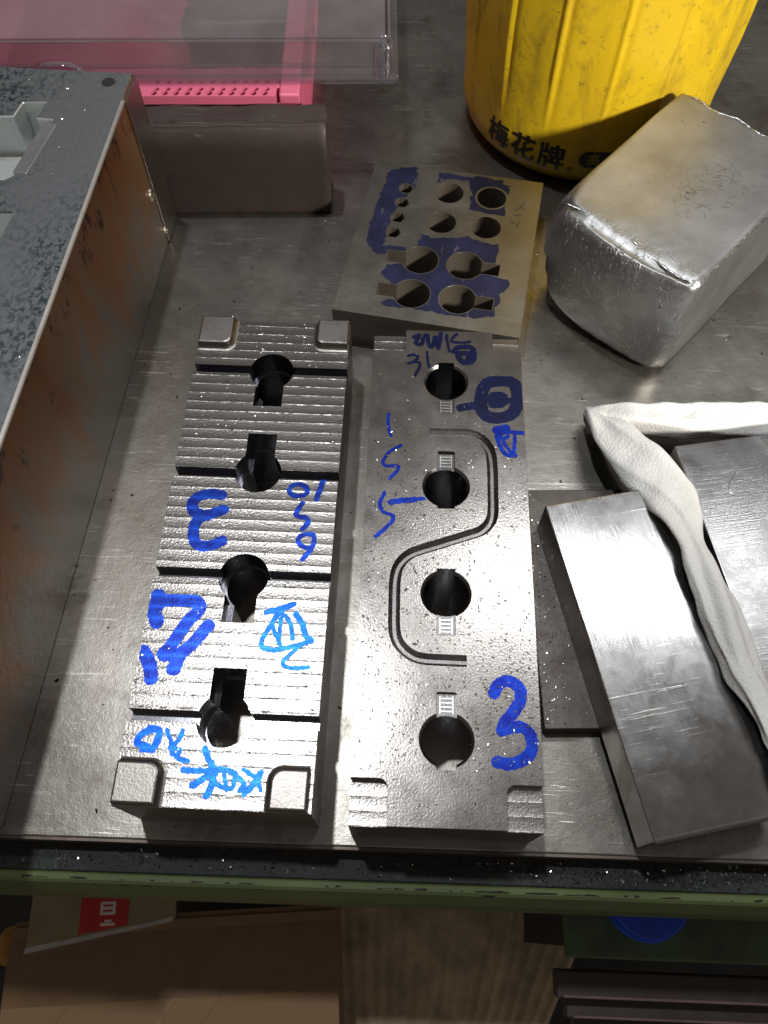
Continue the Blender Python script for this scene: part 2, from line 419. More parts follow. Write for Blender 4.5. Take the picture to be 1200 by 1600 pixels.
STROKES = {
    'left_mirrored_three': [(4.4,[(-16.4,18.7),(-23.3,18.9),(-29.3,16.4),(-31.0,11.4),(-27.9,7.1),(-21.5,6.8),(-14.2,9.9)]),(4.3,[(-21.4,6.3),(-26.4,3.9),(-28.0,-1.5),(-27.0,-7.9),(-23.6,-11.4),(-17.9,-11.1),(-12.6,-8.3)])],
    'left_ten': [(2.0,[(29.0,23.4),(28.5,21.6),(26.8,20.2),(24.4,19.6),(21.9,20.0),(20.0,21.2),(19.2,23.0),(19.7,24.8),(21.3,26.2),(23.7,26.8),(26.2,26.4),(28.2,25.2),(29.0,23.4)]),(2.2,[(37.1,30.0),(35.6,24.3),(34.1,18.1)])],
    'left_five': [(2.0,[(27.0,15.5),(24.2,9.4),(26.3,7.5),(29.8,6.9),(31.0,4.2),(28.4,0.4)])],
    'left_six': [(1.9,[(34.1,-10.5),(29.3,-9.6),(26.7,-6.6),(28.3,-3.4),(33.5,-2.6),(35.0,-6.2),(34.1,-10.5),(32.1,-13.7),(30.0,-16.8)])],
    'left_twelve': [(5.0,[(-40.2,-39.4),(-38.8,-42.9),(-40.4,-47.7),(-38.2,-53.4)]),(4.6,[(-41.0,-44.2),(-35.8,-42.2),(-26.9,-41.8),(-20.1,-42.1),(-18.4,-46.2),(-23.0,-52.2),(-26.3,-58.7),(-29.6,-65.6),(-32.1,-69.6),(-24.7,-68.7),(-19.9,-64.6),(-15.5,-58.2),(-12.8,-54.1)]),(4.9,[(-24.2,-68.7),(-26.1,-76.5)]),(4.8,[(-42.1,-68.4),(-37.9,-74.8),(-36.0,-81.3)])],
    'left_west': [(2.2,[(14.9,-45.9),(21.3,-44.1),(27.7,-41.2)]),(1.8,[(21.4,-45.0),(17.8,-52.2),(14.3,-60.3),(15.3,-64.2),(21.3,-65.1),(28.7,-63.1),(35.0,-61.1),(38.1,-59.3)]),(1.6,[(18.3,-52.1),(20.8,-57.8),(23.3,-62.7)]),(1.6,[(22.5,-45.0),(22.4,-52.0),(22.4,-60.0)]),(1.6,[(24.4,-47.2),(27.7,-52.9),(28.9,-59.1)]),(2.2,[(29.3,-46.4),(33.1,-51.5),(35.2,-57.1),(38.2,-59.8)]),(1.6,[(35.0,-60.5),(29.0,-66.4),(25.3,-71.5),(29.7,-73.5),(37.7,-72.9)])],
    'left_eight': [(2.4,[(-31.1,-105.1),(-35.9,-107.4),(-36.7,-111.4),(-31.5,-113.2),(-33.7,-114.8),(-30.4,-115.1),(-28.2,-110.1),(-28.0,-105.5),(-32.3,-104.7)]),(1.5,[(-24.5,-104.9),(-21.9,-109.8),(-20.0,-115.7)]),(1.6,[(-17.2,-105.0),(-18.5,-109.6),(-21.6,-112.8),(-17.1,-113.6),(-17.8,-117.1),(-12.5,-118.3)])],
    'left_letters': [(2.2,[(-5.7,-112.6),(-3.6,-116.9),(-0.8,-120.7),(-0.2,-127.5),(-2.2,-132.8)]),(2.0,[(-13.9,-122.3),(-7.8,-122.5),(4.2,-121.5),(9.5,-123.2)]),(2.2,[(-8.8,-128.8),(-3.4,-124.9),(0.4,-123.6)]),(1.5,[(4.3,-122.5),(6.4,-130.0)]),(1.6,[(1.0,-127.4),(5.2,-129.1),(9.2,-129.0),(9.6,-124.2),(13.9,-126.8),(12.4,-130.2)]),(1.6,[(13.2,-121.1),(18.6,-123.8),(21.4,-121.7)]),(2.2,[(20.5,-122.7),(18.0,-127.6),(14.5,-131.1)]),(1.5,[(19.2,-124.7),(21.7,-129.4)])],
    'right_letters': [(1.9,[(-19.6,133.4),(-16.3,135.0),(-18.4,129.3),(-15.1,128.0),(-14.0,132.2),(-11.8,135.1),(-10.6,128.1),(-8.4,126.8),(-6.8,133.9),(-5.1,125.5),(-3.5,136.9)]),(1.4,[(-0.2,135.6),(0.4,129.9),(1.5,123.7)]),(1.4,[(5.9,136.5),(2.6,131.4),(8.1,130.2),(13.6,131.1)])],
    'right_eight': [(2.6,[(4.2,123.1),(7.0,126.7),(13.6,126.9),(15.7,123.5),(15.1,117.3),(11.2,115.4),(8.0,117.0),(6.9,121.8),(13.5,122.1),(12.4,117.9)])],
    'right_thirty_one': [(1.4,[(-22.6,119.4),(-19.3,120.2),(-16.9,118.5),(-19.8,114.7),(-23.0,113.9)]),(1.4,[(-19.8,115.3),(-15.9,114.1),(-16.4,110.0),(-18.5,105.2)]),(1.2,[(-11.5,122.5),(-11.1,115.7),(-9.9,110.3)])],
    'right_one': [(1.4,[(-32.7,77.8),(-32.7,70.5),(-30.9,63.1)])],
    'right_s': [(1.4,[(-25.3,57.0),(-31.3,52.8),(-34.6,46.7),(-33.0,43.8),(-27.0,44.0),(-26.4,41.7),(-30.7,35.9)])],
    'right_five': [(1.6,[(-33.4,27.0),(-35.2,20.7),(-33.5,15.8),(-28.3,13.4),(-28.9,9.9),(-32.6,5.4),(-36.8,1.1)]),(2.4,[(-29.8,21.5),(-23.4,22.7),(-16.5,23.6)]),(1.6,[(-17.5,23.6),(-9.6,24.8)])],
    'right_blot': [(5.5,[(19.1,88.9),(20.6,96.7),(23.9,101.5),(30.4,102.8),(37.8,102.0),(40.1,96.1),(39.7,87.0),(36.5,80.5),(30.6,77.6),(23.3,77.8),(19.8,82.5),(19.1,88.9)]),(5.1,[(26.9,91.7),(30.9,91.6),(30.8,88.3),(26.7,87.2)]),(3.2,[(23.6,89.0),(37.4,89.5)]),(3.8,[(7.7,83.3),(13.0,84.8),(18.3,85.6)]),(4.2,[(39.5,90.9),(41.7,91.0)])],
    'right_scribble': [(3.3,[(27.3,69.2),(33.0,71.0)]),(1.9,[(28.2,66.3),(33.4,67.9),(42.7,67.7)]),(1.6,[(33.9,65.5),(31.2,61.7),(36.2,54.6),(37.5,65.6)]),(1.8,[(27.9,64.0),(29.0,59.2),(32.4,53.3),(37.5,52.9)]),(3.1,[(29.2,70.2),(28.4,64.1)])],
    'right_three': [(4.3,[(22.0,-78.5),(24.5,-74.1),(29.4,-72.5),(34.0,-75.7),(34.2,-81.4),(30.7,-87.2),(26.8,-92.0),(25.3,-95.6)]),(4.1,[(26.7,-95.0),(32.3,-93.7),(36.9,-95.3),(38.8,-99.8),(37.8,-105.3),(33.5,-108.8),(28.0,-110.5),(22.7,-109.8)])],
}
def in_left(X, Y):
    f = np.full(X.shape, -9.0)
    for cx, cyy, s in LH:
        f = np.maximum(f, 12.9 - np.hypot(X - cx, Y - cyy))
        f = np.maximum(f, np.minimum(8.3 - np.abs(X - cx), np.minimum(24.9 - (Y - cyy) * s, (Y - cyy) * s)))
    for v in LG: f = np.maximum(f, 2.4 - np.abs(Y - v))
    f = np.maximum(f, np.maximum(X - 44.2, -43.6 - X))
    for sx in (-1, 1):
        f = np.maximum(f, np.minimum(sx * X - 22.5, np.abs(Y) - 115.5))
    return f
i = 0
for k, st in STROKES.items():
    if not k.startswith('left'): continue
    i += 1
    thick = k in ('left_mirrored_three', 'left_twelve')
    mt = ink_ridge if thick or k in ('left_ten', 'left_five', 'left_six') else ink_cyan
    obj('marker_writing', ink_mesh([(w * 1.4, q) for w, q in st], PT + 0.09 + 0.01 * i, seed=i, rag=0.16, clip=in_left), mt, lp)

# ------------------------------------------------------------------ smooth plate with oil groove (right)
rp = thing('grooved_plate', (32.4, 177.0, 0), -2.1, 'smooth steel plate with four round holes, a curved groove and a big blue 3', 'steel plate')
RH = [(-0.4, 101.5, -1), (-0.4, 32.2, 1), (-0.4, -29.1, -1), (-0.1, -100.8, 1)]
cut = []
for cx, cyy, s in RH:
    cut.append(prism(circle(cx, cyy, 11.4, 56), -5, PT - 1.29))
    cut.append(prism(circle(cx, cyy, 11.4, 56), PT - 1.3, PT + 0.2, circle(cx, cyy, 13.0, 56)))
    y0, y1 = sorted((cyy + s * 8, cyy + s * 22.0)); cut.append(prism(rrect(cx - 4.7, cx + 4.7, y0, y1, (0.8,) * 4), PT - 2.2, PT + 4))
    y0, y1 = sorted((cyy - s * 6, cyy - s * 13.4)); cut.append(box(cx - 4.6, cx + 4.6, y0, y1, -4, PT + 3))
gpath = [(-9.5, 66.1), (6, 66.1), (13.0, 66.1), (19.5, 62.6), (23.6, 55.5), (24.6, 45.1), (24.5, 30), (24.2, 17.6), (22.3, 11.2), (18, 6.6), (12.2, 4.1), (0, -0.6), (-12.5, -5.2), (-19.5, -8.7), (-24.2, -14.5), (-26.0, -22.4), (-26, -36), (-25.6, -48.5), (-23.6, -55.2), (-18.6, -60.4), (-12.0, -63.0), (0, -63.4), (9.5, -63.5)]
gp = catmull(gpath, 4)
def ribbon(pts, hw):
    Lp, Rp = [], []
    for i, p in enumerate(pts):
        a = np.array(pts[max(i - 1, 0)]); b = np.array(pts[min(i + 1, len(pts) - 1)]); t = (b - a) / np.hypot(*(b - a))
        Lp.append((p[0] - t[1] * hw, p[1] + t[0] * hw)); Rp.append((p[0] + t[1] * hw, p[1] - t[0] * hw))
    return Lp + Rp[::-1]
cut.append(prism(ribbon(gp, 0.9), PT - 3.2, PT + 1.0, ribbon(gp, 3.5)))
for a in ((-70, -24.2, 123.0, 150, (0, 2.5, 0, 0)), (27.0, 70, 124.5, 150, (2.5, 0, 0, 0)), (-70, -26.3, -150, -118.6, (0, 0, 4, 0)), (26.6, 70, -150, -119.4, (0, 0, 0, 4))):
    cut.append(prism(rrect(*a), PT - 6, PT + 5))
me = carve(box(-43.2, 43.2, -138.6, 138.6, 0, PT), cut)
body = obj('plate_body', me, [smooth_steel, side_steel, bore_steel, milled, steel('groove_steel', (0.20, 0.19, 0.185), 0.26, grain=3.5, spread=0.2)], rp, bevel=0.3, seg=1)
for p in me.polygons:
    c = p.center / MM
    if p.normal.z > 0.9 and c.z > PT - 0.5: p.material_index = 0
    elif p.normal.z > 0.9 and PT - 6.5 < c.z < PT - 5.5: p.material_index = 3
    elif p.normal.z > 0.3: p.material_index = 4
    elif abs(abs(c.x) - 43.2) < 0.1 or abs(abs(c.y) - 138.6) < 0.1: p.material_index = 1
    else: p.material_index = 2
# milled ladder marks on the floor of each slot
for cx, cyy, s in RH:
    V, F = [], []
    for k in range(4):
        yy = cyy + s * (13.4 + k * 2.0); v, f = box_vf(cx - 2.6, cx + 2.6, yy - 0.35, yy + 0.35, PT - 2.3, PT - 1.85); n = len(V); V += v; F += [tuple(a + n for a in q) for q in f]
    for sx in (-1, 1):
        v, f = box_vf(cx + sx * 3.0 - 0.3, cx + sx * 3.0 + 0.3, min(cyy + s * 12.2, cyy + s * 20.6), max(cyy + s * 12.2, cyy + s * 20.6), PT - 2.3, PT - 1.8); n = len(V); V += v; F += [tuple(a + n for a in q) for q in f]
    obj('slot_tool_marks', mesh(V, F), chip_steel, rp)
def in_right(X, Y):
    f = np.maximum(np.abs(X) - 42.8, np.abs(Y) - 138.2)
    for cx, cyy, s in RH:
        f = np.maximum(f, 13.4 - np.hypot(X - cx, Y - cyy))
        f = np.maximum(f, np.minimum(4.9 - np.abs(X - cx), np.minimum(22.2 - (Y - cyy) * s, (Y - cyy) * s)))
    return np.maximum(f, 3.0 - seg_dist(X, Y, gpath))
for k, st in STROKES.items():
    if not k.startswith('right'): continue
    i += 1
    mt = ink_blue if k in ('right_three', 'right_five', 'right_s', 'right_one', 'right_scribble') else ink_dark
    obj('marker_writing', ink_mesh([(w * 1.35, q) for w, q in st], PT + 0.09 + 0.006 * (i - 8), seed=i, rag=0.16, clip=in_right), mt, rp)

# loose shavings lying on the two plates
def strew(root_loc, yaw, n, xr, yr, z, test, dens):
    a = R_(yaw); out = []
    while len(out) < n:
        x, y = random.uniform(*xr), random.uniform(*yr)
        if random.random() > dens(x, y) or test(np.array([[x]]), np.array([[y]]))[0, 0] > -0.6: continue
        out.append((root_loc[0] + x * math.cos(a) - y * math.sin(a), root_loc[1] + x * math.sin(a) + y * math.cos(a), z))
    return out
sp = strew((-70.7, 184.6), -2.48, 700, (-43, 44), (-118, 137), PT, in_left, lambda x, y: 0.5 + 0.3 * (abs(x) < 20))
tag(obj('plate_shavings', chips_mesh(sp, 0.46), chip_steel), 'tiny bright steel shavings scattered over the ridged milled plate', 'metal shavings', kind='stuff')
sp = strew((32.4, 177.0), -2.1, 1200, (-42, 42), (-117, 122), PT, in_right, lambda x, y: (0.25 + 0.75 * max(0, min(1, (70 - y) / 110))) * (1.0 if y < 75 else 0.35))
tag(obj('plate_shavings', chips_mesh(sp, 0.5), chip_steel), 'tiny bright steel shavings scattered over the smooth grooved plate', 'metal shavings', kind='stuff')
sp = strew((32.4, 177.0), -2.1, 150, (-42, 42), (-137, 122), PT, in_right, lambda x, y: 0.2 + 0.8 * (y < -40))
tag(obj('plate_grit', chips_mesh(sp, 0.4), dark_chip), 'dark specks of grit lying on the smooth grooved plate', 'grit', kind='stuff')

# ------------------------------------------------------------------ drilled gauge plate with layout dye
HT = 30.0
hp = thing('drilled_plate', (39.8, 410, 0), -11.3, 'thick steel plate with round, hexagonal and keyhole openings brushed with blue layout dye', 'steel plate')
HEX = [(-34.0, 47.0), (-34.2, 32.6), (-34.4, 17.8), (-34.6, 3.2)]
CIR = [(-3.6, 48.6), (26.5, 49.3), (-4.3, 19.0), (26.5, 20.0)]
KEY = [(-12.2, -18.3, math.pi), (17.6, -17.5, 0), (-12.6, -48.5, math.pi), (17.3, -47.6, 0)]
def hexagon(cx, cyy, r): return [(cx + r * math.cos(R_(60 * k)), cyy + r * math.sin(R_(60 * k))) for k in range(6)]
cut = [prism(hexagon(x, y, 5.0), -5, HT + 5) for x, y in HEX]
cut += [prism(circle(x, y, 10.2), -5, HT + 5) for x, y in CIR]
cut += [prism(keyhole(x, y, 12.0, 5.2, 23.0, a), -5, HT + 5) for x, y, a in KEY]
me = carve(box(-60.3, 60.5, -71.5, 71.5, 0, HT), cut)
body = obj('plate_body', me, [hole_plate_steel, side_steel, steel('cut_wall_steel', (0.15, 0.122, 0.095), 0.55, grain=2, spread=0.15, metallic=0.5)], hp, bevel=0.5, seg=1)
for p in me.polygons:
    c = p.center / MM
    if p.normal.z > 0.9: p.material_index = 0
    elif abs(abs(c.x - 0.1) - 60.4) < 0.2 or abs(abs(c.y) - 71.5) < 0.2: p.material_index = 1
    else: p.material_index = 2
def dye_clip(X, Y):
    f = np.full(X.shape, -9.0)
    for x, y in HEX: f = np.maximum(f, 5.4 - np.hypot(X - x, Y - y))
    for x, y in CIR: f = np.maximum(f, 11.6 - np.hypot(X - x, Y - y))
    for x, y, a in KEY:
        f = np.maximum(f, 12.5 - np.hypot(X - x, Y - y)); c = math.cos(a)
        f = np.maximum(f, np.minimum(5.6 - np.abs(Y - y), np.minimum(23.4 - (X - x) * c, (X - x) * c)))
    return f
DYE = [[(-48.1,63.1),(-41.6,67.7),(-32.2,70.3),(-29.5,69.1),(-27.9,57.5),(-27.9,49.0),(-31.2,43.2),(-32.0,39.9),(-37.8,20.0),(-39.8,6.0),(-38.2,-9.1),(-24.3,-9.2),(-22.4,-11.7),(-35.0,-18.0),(-43.4,-17.8),(-49.6,-11.4),(-52.0,3.6),(-51.3,27.8),(-49.7,48.9),(-49.7,59.6)],
       [(-13.6,67.9),(-6.3,68.2),(1.1,67.6),(9.9,67.2),(12.3,69.4),(23.5,70.0),(24.2,69.0),(32.3,68.5),(32.8,64.3),(37.9,64.3),(37.1,58.9),(36.6,51.5),(37.6,32.4),(13.3,34.6),(11.7,51.1),(7.6,63.5),(-5.5,63.0),(-13.4,58.3)],
       [(-17.2,5.7),(-7.0,2.9),(3.8,5.0),(14.3,9.1),(25.9,5.6),(37.5,6.0),(37.5,-9.1),(38.1,-23.7),(46.9,-24.7),(48.1,-28.9),(46.3,-35.5),(43.4,-38.8),(45.3,-43.7),(41.5,-49.6),(43.3,-57.9),(27.6,-61.9),(9.2,-61.3),(-6.6,-61.0),(-14.6,-60.9),(-28.8,-62.8),(-30.8,-59.7),(-21.2,-54.3),(-29.2,-40.8),(-36.3,-35.8),(-33.3,-27.0),(-24.2,-24.2),(-16.1,-8.5)]]
for k, poly in enumerate(DYE):
    X, Y = np.meshgrid(np.arange(-60, 60, 0.45), np.arange(-71, 71, 0.45))
    f = poly_sdf(X, Y, poly) + 0.55 * wob(X, Y, 0.55, 40 + k) + 0.3 * wob(X, Y, 2.0, 50 + k)
    f = np.maximum(np.maximum(f, dye_clip(X, Y)), np.maximum(np.abs(X) - 59.5, np.abs(Y) - 70.6))
    obj('dye_patch', march(f, -60, -71, 0.45, HT + 0.08), layout_dye, hp)
pen = [(0.7, [(44, 41), (46.5, 43), (50, 50)]), (0.9, [(44, 35.5), (49, 36)]), (0.7, [(43, 29), (45, 27)]), (0.7, [(48, 30), (47, 24)]), (0.6, [(47, 44), (50, 42)])]
obj('pen_marks', ink_mesh(pen, HT + 0.08, rag=0.1, seed=77), plain('pencil_black', (0.03, 0.028, 0.026), 0.6), hp)

# ------------------------------------------------------------------ tall rusty steel fixture box at the left
BH = 112.0
fx = thing('fixture_box', (-155.0, 468.0, 0), -4.55, 'tall steel fixture box with rusty side wall and pockets in its speckled top', 'fixture box')
top_mat = NT('speckled_top_steel')
spk = top_mat.ramp(top_mat.noise(1, 5, 0.7, top_mat.coord(scale=(330, 240, 1)), 0.4), [(0.47, 0.0), (0.57, 1.0)])
area = top_mat.ramp(top_mat.noise(11, 4, 0.6), [(0.42, 0.0), (0.6, 1.0)])
top_mat.set(Base_Color=top_mat.mix(top_mat.math('MULTIPLY', spk, top_mat.math('MULTIPLY_ADD', area, 0.85, 0.1)), (0.23, 0.24, 0.255), (0.02, 0.048, 0.05)), Metallic=0.75, Roughness=0.48)
top_mat.l(top_mat.bump(top_mat.noise(300, 4, 0.6), 0.00015), top_mat.b.inputs['Normal'])
rust = NT('rusty_wall')
sepr = rust.n('SeparateXYZ'); rust.l(rust.tc.outputs['Object'], sepr.inputs[0])
streak = rust.noise(1, 7, 0.7, rust.coord(scale=(30, 30, 14)), dist=0.4)
hz = rust.math('DIVIDE', sepr.outputs[2], 0.112)                       # 0 at the bench, 1 at the rim
rr = rust.ramp(rust.math('ADD', rust.math('MULTIPLY', streak, 0.9), rust.math('MULTIPLY', hz, 0.36)), [(0.52, (0.27, 0.24, 0.21)), (0.66, (0.34, 0.20, 0.11)), (0.82, (0.37, 0.15, 0.058)), (0.95, (0.22, 0.11, 0.065))])
dk = rust.ramp(rust.math('ADD', rust.noise(1, 7, 0.75, rust.coord(scale=(70, 70, 35))), rust.math('MULTIPLY', hz, 0.30)), [(0.80, 0.0), (0.88, 1.0)])
rust.set(Base_Color=rust.mix(rust.math('MULTIPLY', dk, 0.85), rr, (0.035, 0.025, 0.02)), Roughness=0.38, Metallic=0.6)
rust.l(rust.bump(rust.noise(180, 6, 0.7), 0.0003), rust.b.inputs['Normal'])
# pockets in the top, given in the box's own axes (x towards the left is negative, y runs back from -400 to 0)
def bx_local(x, y):
    a = R_(4.55); dx, dy = x + 155.0, y - 468.0
    return dx * math.cos(a) - dy * math.sin(a), dx * math.sin(a) + dy * math.cos(a)
pk = [prism([bx_local(*q) for q in [(-217, 440), (-203.5, 440), (-206.5, 425.5), (-196.5, 424.0), (-205.5, 379), (-213, 373), (-226, 372), (-300, 376), (-300, 426), (-220, 427)]], BH - 26, BH + 5),
      prism([bx_local(*q) for q in [(-202.5, 346.5), (-208, 316), (-225, 300), (-300, 304), (-300, 347)]], BH - 26, BH + 5),
      prism([bx_local(*q) for q in [(-211, 270), (-219, 226), (-300, 230), (-300, 272)]], BH - 26, BH + 5)]
me = carve(box(-170, 0, -425, 0, 0, BH), pk)
pocket_mat = steel('pocket_steel', (0.78, 0.82, 0.80), 0.42, grain=1.5, spread=0.12, metallic=0.6)
body = obj('box_body', me, [top_mat, rust, pocket_mat], fx, bevel=0.6, seg=1)
for p in me.polygons:
    c = p.center / MM
    if p.normal.z > 0.9 and c.z > BH - 1: p.material_index = 0
    elif c.z < BH - 2 and -169 < c.x < -8 and -421 < c.y < -6 and c.z > BH - 30: p.material_index = 2
    else: p.material_index = 1
strip_steel = steel('wiped_steel', (0.36, 0.32, 0.29), 0.36, grain=2, stain=(0.22, 0.15, 0.10), spread=0.15)
obj('end_plate', box(0.05, 1.6, -26, 0, 1, BH - 0.6), strip_steel, fx, bevel=0.3, seg=1)
obj('worn_rim', box(-1.6, 1.0, -425, -26.2, BH - 1.6, BH + 0.35), steel('worn_rim_steel', (0.66, 0.62, 0.57), 0.5, grain=3, spread=0.2), fx, bevel=0.5, seg=1)
def dome(r, h, n=20, m=6):
    V = [(h * math.cos(0.5 * math.pi * j / m), r * math.sin(0.5 * math.pi * j / m) * math.cos(2 * math.pi * k / n), r * math.sin(0.5 * math.pi * j / m) * math.sin(2 * math.pi * k / n)) for j in range(1, m + 1) for k in range(n)] + [(h, 0, 0)]
    F = [(j * n + k, j * n + (k + 1) % n, (j + 1) * n + (k + 1) % n, (j + 1) * n + k) for j in range(m - 1) for k in range(n)] + [(len(V) - 1, k, (k + 1) % n) for k in range(n)]
    return mesh([(x, y, z) for x, y, z in V], [q[::-1] for q in F])
for (yy, zz, r) in ((-30, 46, 4.6), (-26, 12, 3.0)):
    o = obj('screw_head', dome(r, 2.6), steel('screw_steel', (0.5, 0.44, 0.36), 0.35, grain=0, stain=(0.25, 0.12, 0.05)), fx, smooth=True); o.location = (0.0001, yy * MM, zz * MM)
o = obj('plug', prism(circle(0, 0, 4.2, 28), BH - 1, BH + 0.25), steel('plug_steel', (0.10, 0.10, 0.10), 0.5), fx, bevel=0.1, seg=1); o.location = (-13 * MM, -10 * MM, 0)
# loose white insert standing in the first pocket
ins = thing('insert_bar', (-204.5, 383.5, BH - 26), -12, 'short bright metal bar standing in the corner of the first box pocket', 'metal bar')
obj('bar_body', box(-4.2, 4.2, -6, 38, 0, 26.5), steel('insert_steel', (0.50, 0.50, 0.52), 0.4, grain=1.5, spread=0.1), ins, bevel=0.5)
obj('bar_tip', box(-4.1, 2.5, -9.6, -6.02, 5, 25), steel('insert_bright', (0.85, 0.88, 0.88), 0.35, grain=0.5, spread=0.05), ins.children[0], bevel=0.5)
sp = []
while len(sp) < 420:
    x, y = random.uniform(-170, -3), random.uniform(-390, -3)
    if x < -38 and -130 < y < -20 and random.random() < 0.9: continue
    a = R_(-4.55); sp.append((-155 + x * math.cos(a) - y * math.sin(a), 468 + x * math.sin(a) + y * math.cos(a), BH))
tag(obj('box_shavings', chips_mesh(sp, 0.55), chip_steel), 'fine pale shavings strewn over the top of the rusty box', 'metal shavings', kind='stuff')

# ------------------------------------------------------------------ grey brown bar behind the box
gb = thing('grey_bar', (-102, 485.5, 0), 0.6, 'dull brownish grey metal block with rounded chipped edges beside the pink basket', 'metal block')
def rounded_block(hx, hy, hz, r, nx, ny, nz, warp=None):
    """box with rounded edges as a grid mesh, centred, z from 0"""
    bm = bmesh.new(); bmesh.ops.create_cube(bm, size=2)
    bmesh.ops.subdivide_edges(bm, edges=bm.edges[:], cuts=max(nx, ny, nz), use_grid_fill=True)
    for v in bm.verts:
        p = Vector((v.co.x * hx, v.co.y * hy, v.co.z * hz)); rr_ = r(v.co) if callable(r) else r
        q = Vector((max(-hx + rr_, min(hx - rr_, p.x)), max(-hy + rr_, min(hy - rr_, p.y)), max(-hz + rr_, min(hz - rr_, p.z))))
        d = p - q
        if d.length > 1e-6: p = q + d.normalized() * rr_
        if warp: p = warp(p, v.co)
        v.co = Vector((p.x, p.y, p.z + hz)) * MM
    me = bpy.data.meshes.new('rb'); bm.to_mesh(me); bm.free(); return me
def gwarp(p, u):
    q = p + Vector((0, 0, 0))
    n = noise.noise(p * 0.05) * 1.2 + noise.noise(p * 0.2) * 0.35
    q.z += n * 0.7 * (1 if u.z > 0 else 0); q.y += n * 0.6; q.x += noise.noise(p * 0.08 + Vector((9, 1, 2))) * 1.2
    if u.z > 0.2 and u.y < -0.3:                                     # long chamfer worn along the front top edge
        t = max(0, u.z - 0.55) / 0.45; q.y += 6 * t * t * -u.y
    return q
grey_mat = NT('grey_brown_metal')
gscr = grey_mat.scratches(0.7)
gm = grey_mat.mix(grey_mat.noise(18, 5, 0.6), (0.048, 0.034, 0.031), (0.080, 0.058, 0.052))
gm = grey_mat.mix(grey_mat.math('MULTIPLY', gscr, 0.35), gm, (0.30, 0.25, 0.23))
grey_mat.set(Base_Color=gm, Metallic=0.35, Roughness=0.52)
grey_mat.l(grey_mat.bump(grey_mat.noise(160, 5, 0.65), 0.00025), grey_mat.b.inputs['Normal'])
o = obj('block_body', rounded_block(63, 14.5, 34.5, 2.4, 40, 40, 40, gwarp), grey_mat, gb, smooth=True)
# bright chipped edge where the coating is gone
ch = [(-40 + k * 3.2, -13.6 + 0.5 * math.sin(k * 1.7), 62.4 + 0.5 * math.sin(k * 2.3)) for k in range(29)]

# ------------------------------------------------------------------ pink basket with perforated rim
pk_b = thing('pink_basket', (-180, 505, 0), 0, 'pink plastic basket with rows of holes along its rim', 'basket')
pink = NT('pink_plastic')
pink.set(Base_Color=pink.mix(pink.noise(30, 5, 0.6), (0.68, 0.12, 0.22), (0.80, 0.19, 0.31)), Roughness=0.42)
pink.b.inputs['Subsurface Weight'].default_value = 0.0
W0, W1, D0, D1, ZB = -170, 122, 0, 330, 72
holes = [prism(circle(x, 6.2 if rw == 0 else 1.9, 1.9 if rw == 0 else 2.3, 12), ZB - 12, ZB + 4) for rw in (0, 1) for x in [22 + 7.6 * k + (0 if rw else 1.5) for k in range(11)]]
me = carve(prism([(W0, -1.5), (W1 - 16, -1.5), (W1 - 16, 9), (W0, 9)], ZB - 6, ZB), holes)
obj('perforated_rim', me, pink, pk_b)
obj('hole_shade_block', box(W0 + 1, W1 - 17, 0.5, 8.6, ZB - 12, ZB - 6.2), plain('painted_hole_shade', (0.05, 0.02, 0.022), 0.8), pk_b)  # added dark block under the rim; its colour stands in for shade in the holes
obj('front_wall', prism([(W0, 9.05), (W1 - 14, 9.05), (W1 - 14, 13), (W0, 13)], 2, ZB - 0.5), pink, pk_b, bevel=0.5)
# right wall: woven bars
wall = [(W1 - 14, W1, 0, D1, ZB - 7, ZB)]
obj('side_rim', boxes(wall), pink, pk_b, bevel=1.2)
V, F = [], []
for k in range(64):
    y = 2 + k * 5.1
    v, f = box_vf(W1 - 3.4, W1 - 0.6, y, y + 2.6, 2, ZB - 7.1); n = len(V); V += v; F += [tuple(a + n for a in q) for q in f]
for z in (14, 26, 38, 50):
    v, f = box_vf(W1 - 4.2, W1 - 3.45, 0, D1, z, z + 3); n = len(V); V += v; F += [tuple(a + n for a in q) for q in f]
obj('side_lattice', mesh(V, F), pink, pk_b)
obj('basket_floor', box(W0, W1 - 5, 14, D1, 0.5, 3), pink, pk_b)
obj('far_wall', box(W0, W1 - 5, D1 - 3, D1, 3.2, ZB - 0.5), pink, pk_b)
# things lying in the basket, seen dimly through the lid
bt = thing('oily_block', (-112, 668, 3.2), 3, 'dark red brown oily block in the pink basket under the clear lid', 'metal block')
obj('block_body', rounded_block(52, 26, 18, 7, 12, 12, 12, lambda p, u: p + Vector((1, 0.5, 0.4)) * noise.noise(p * 0.06) * 4), plain('oily_red', (0.10, 0.035, 0.03), 0.4, 0.3, var=0.6, scale=40), bt, smooth=True)
obj('cover_strip', box(-34, 30, -20, 6, 36.8, 39), plain('olive_strip', (0.035, 0.03, 0.018), 0.5, var=0.5), bt, bevel=0.6)

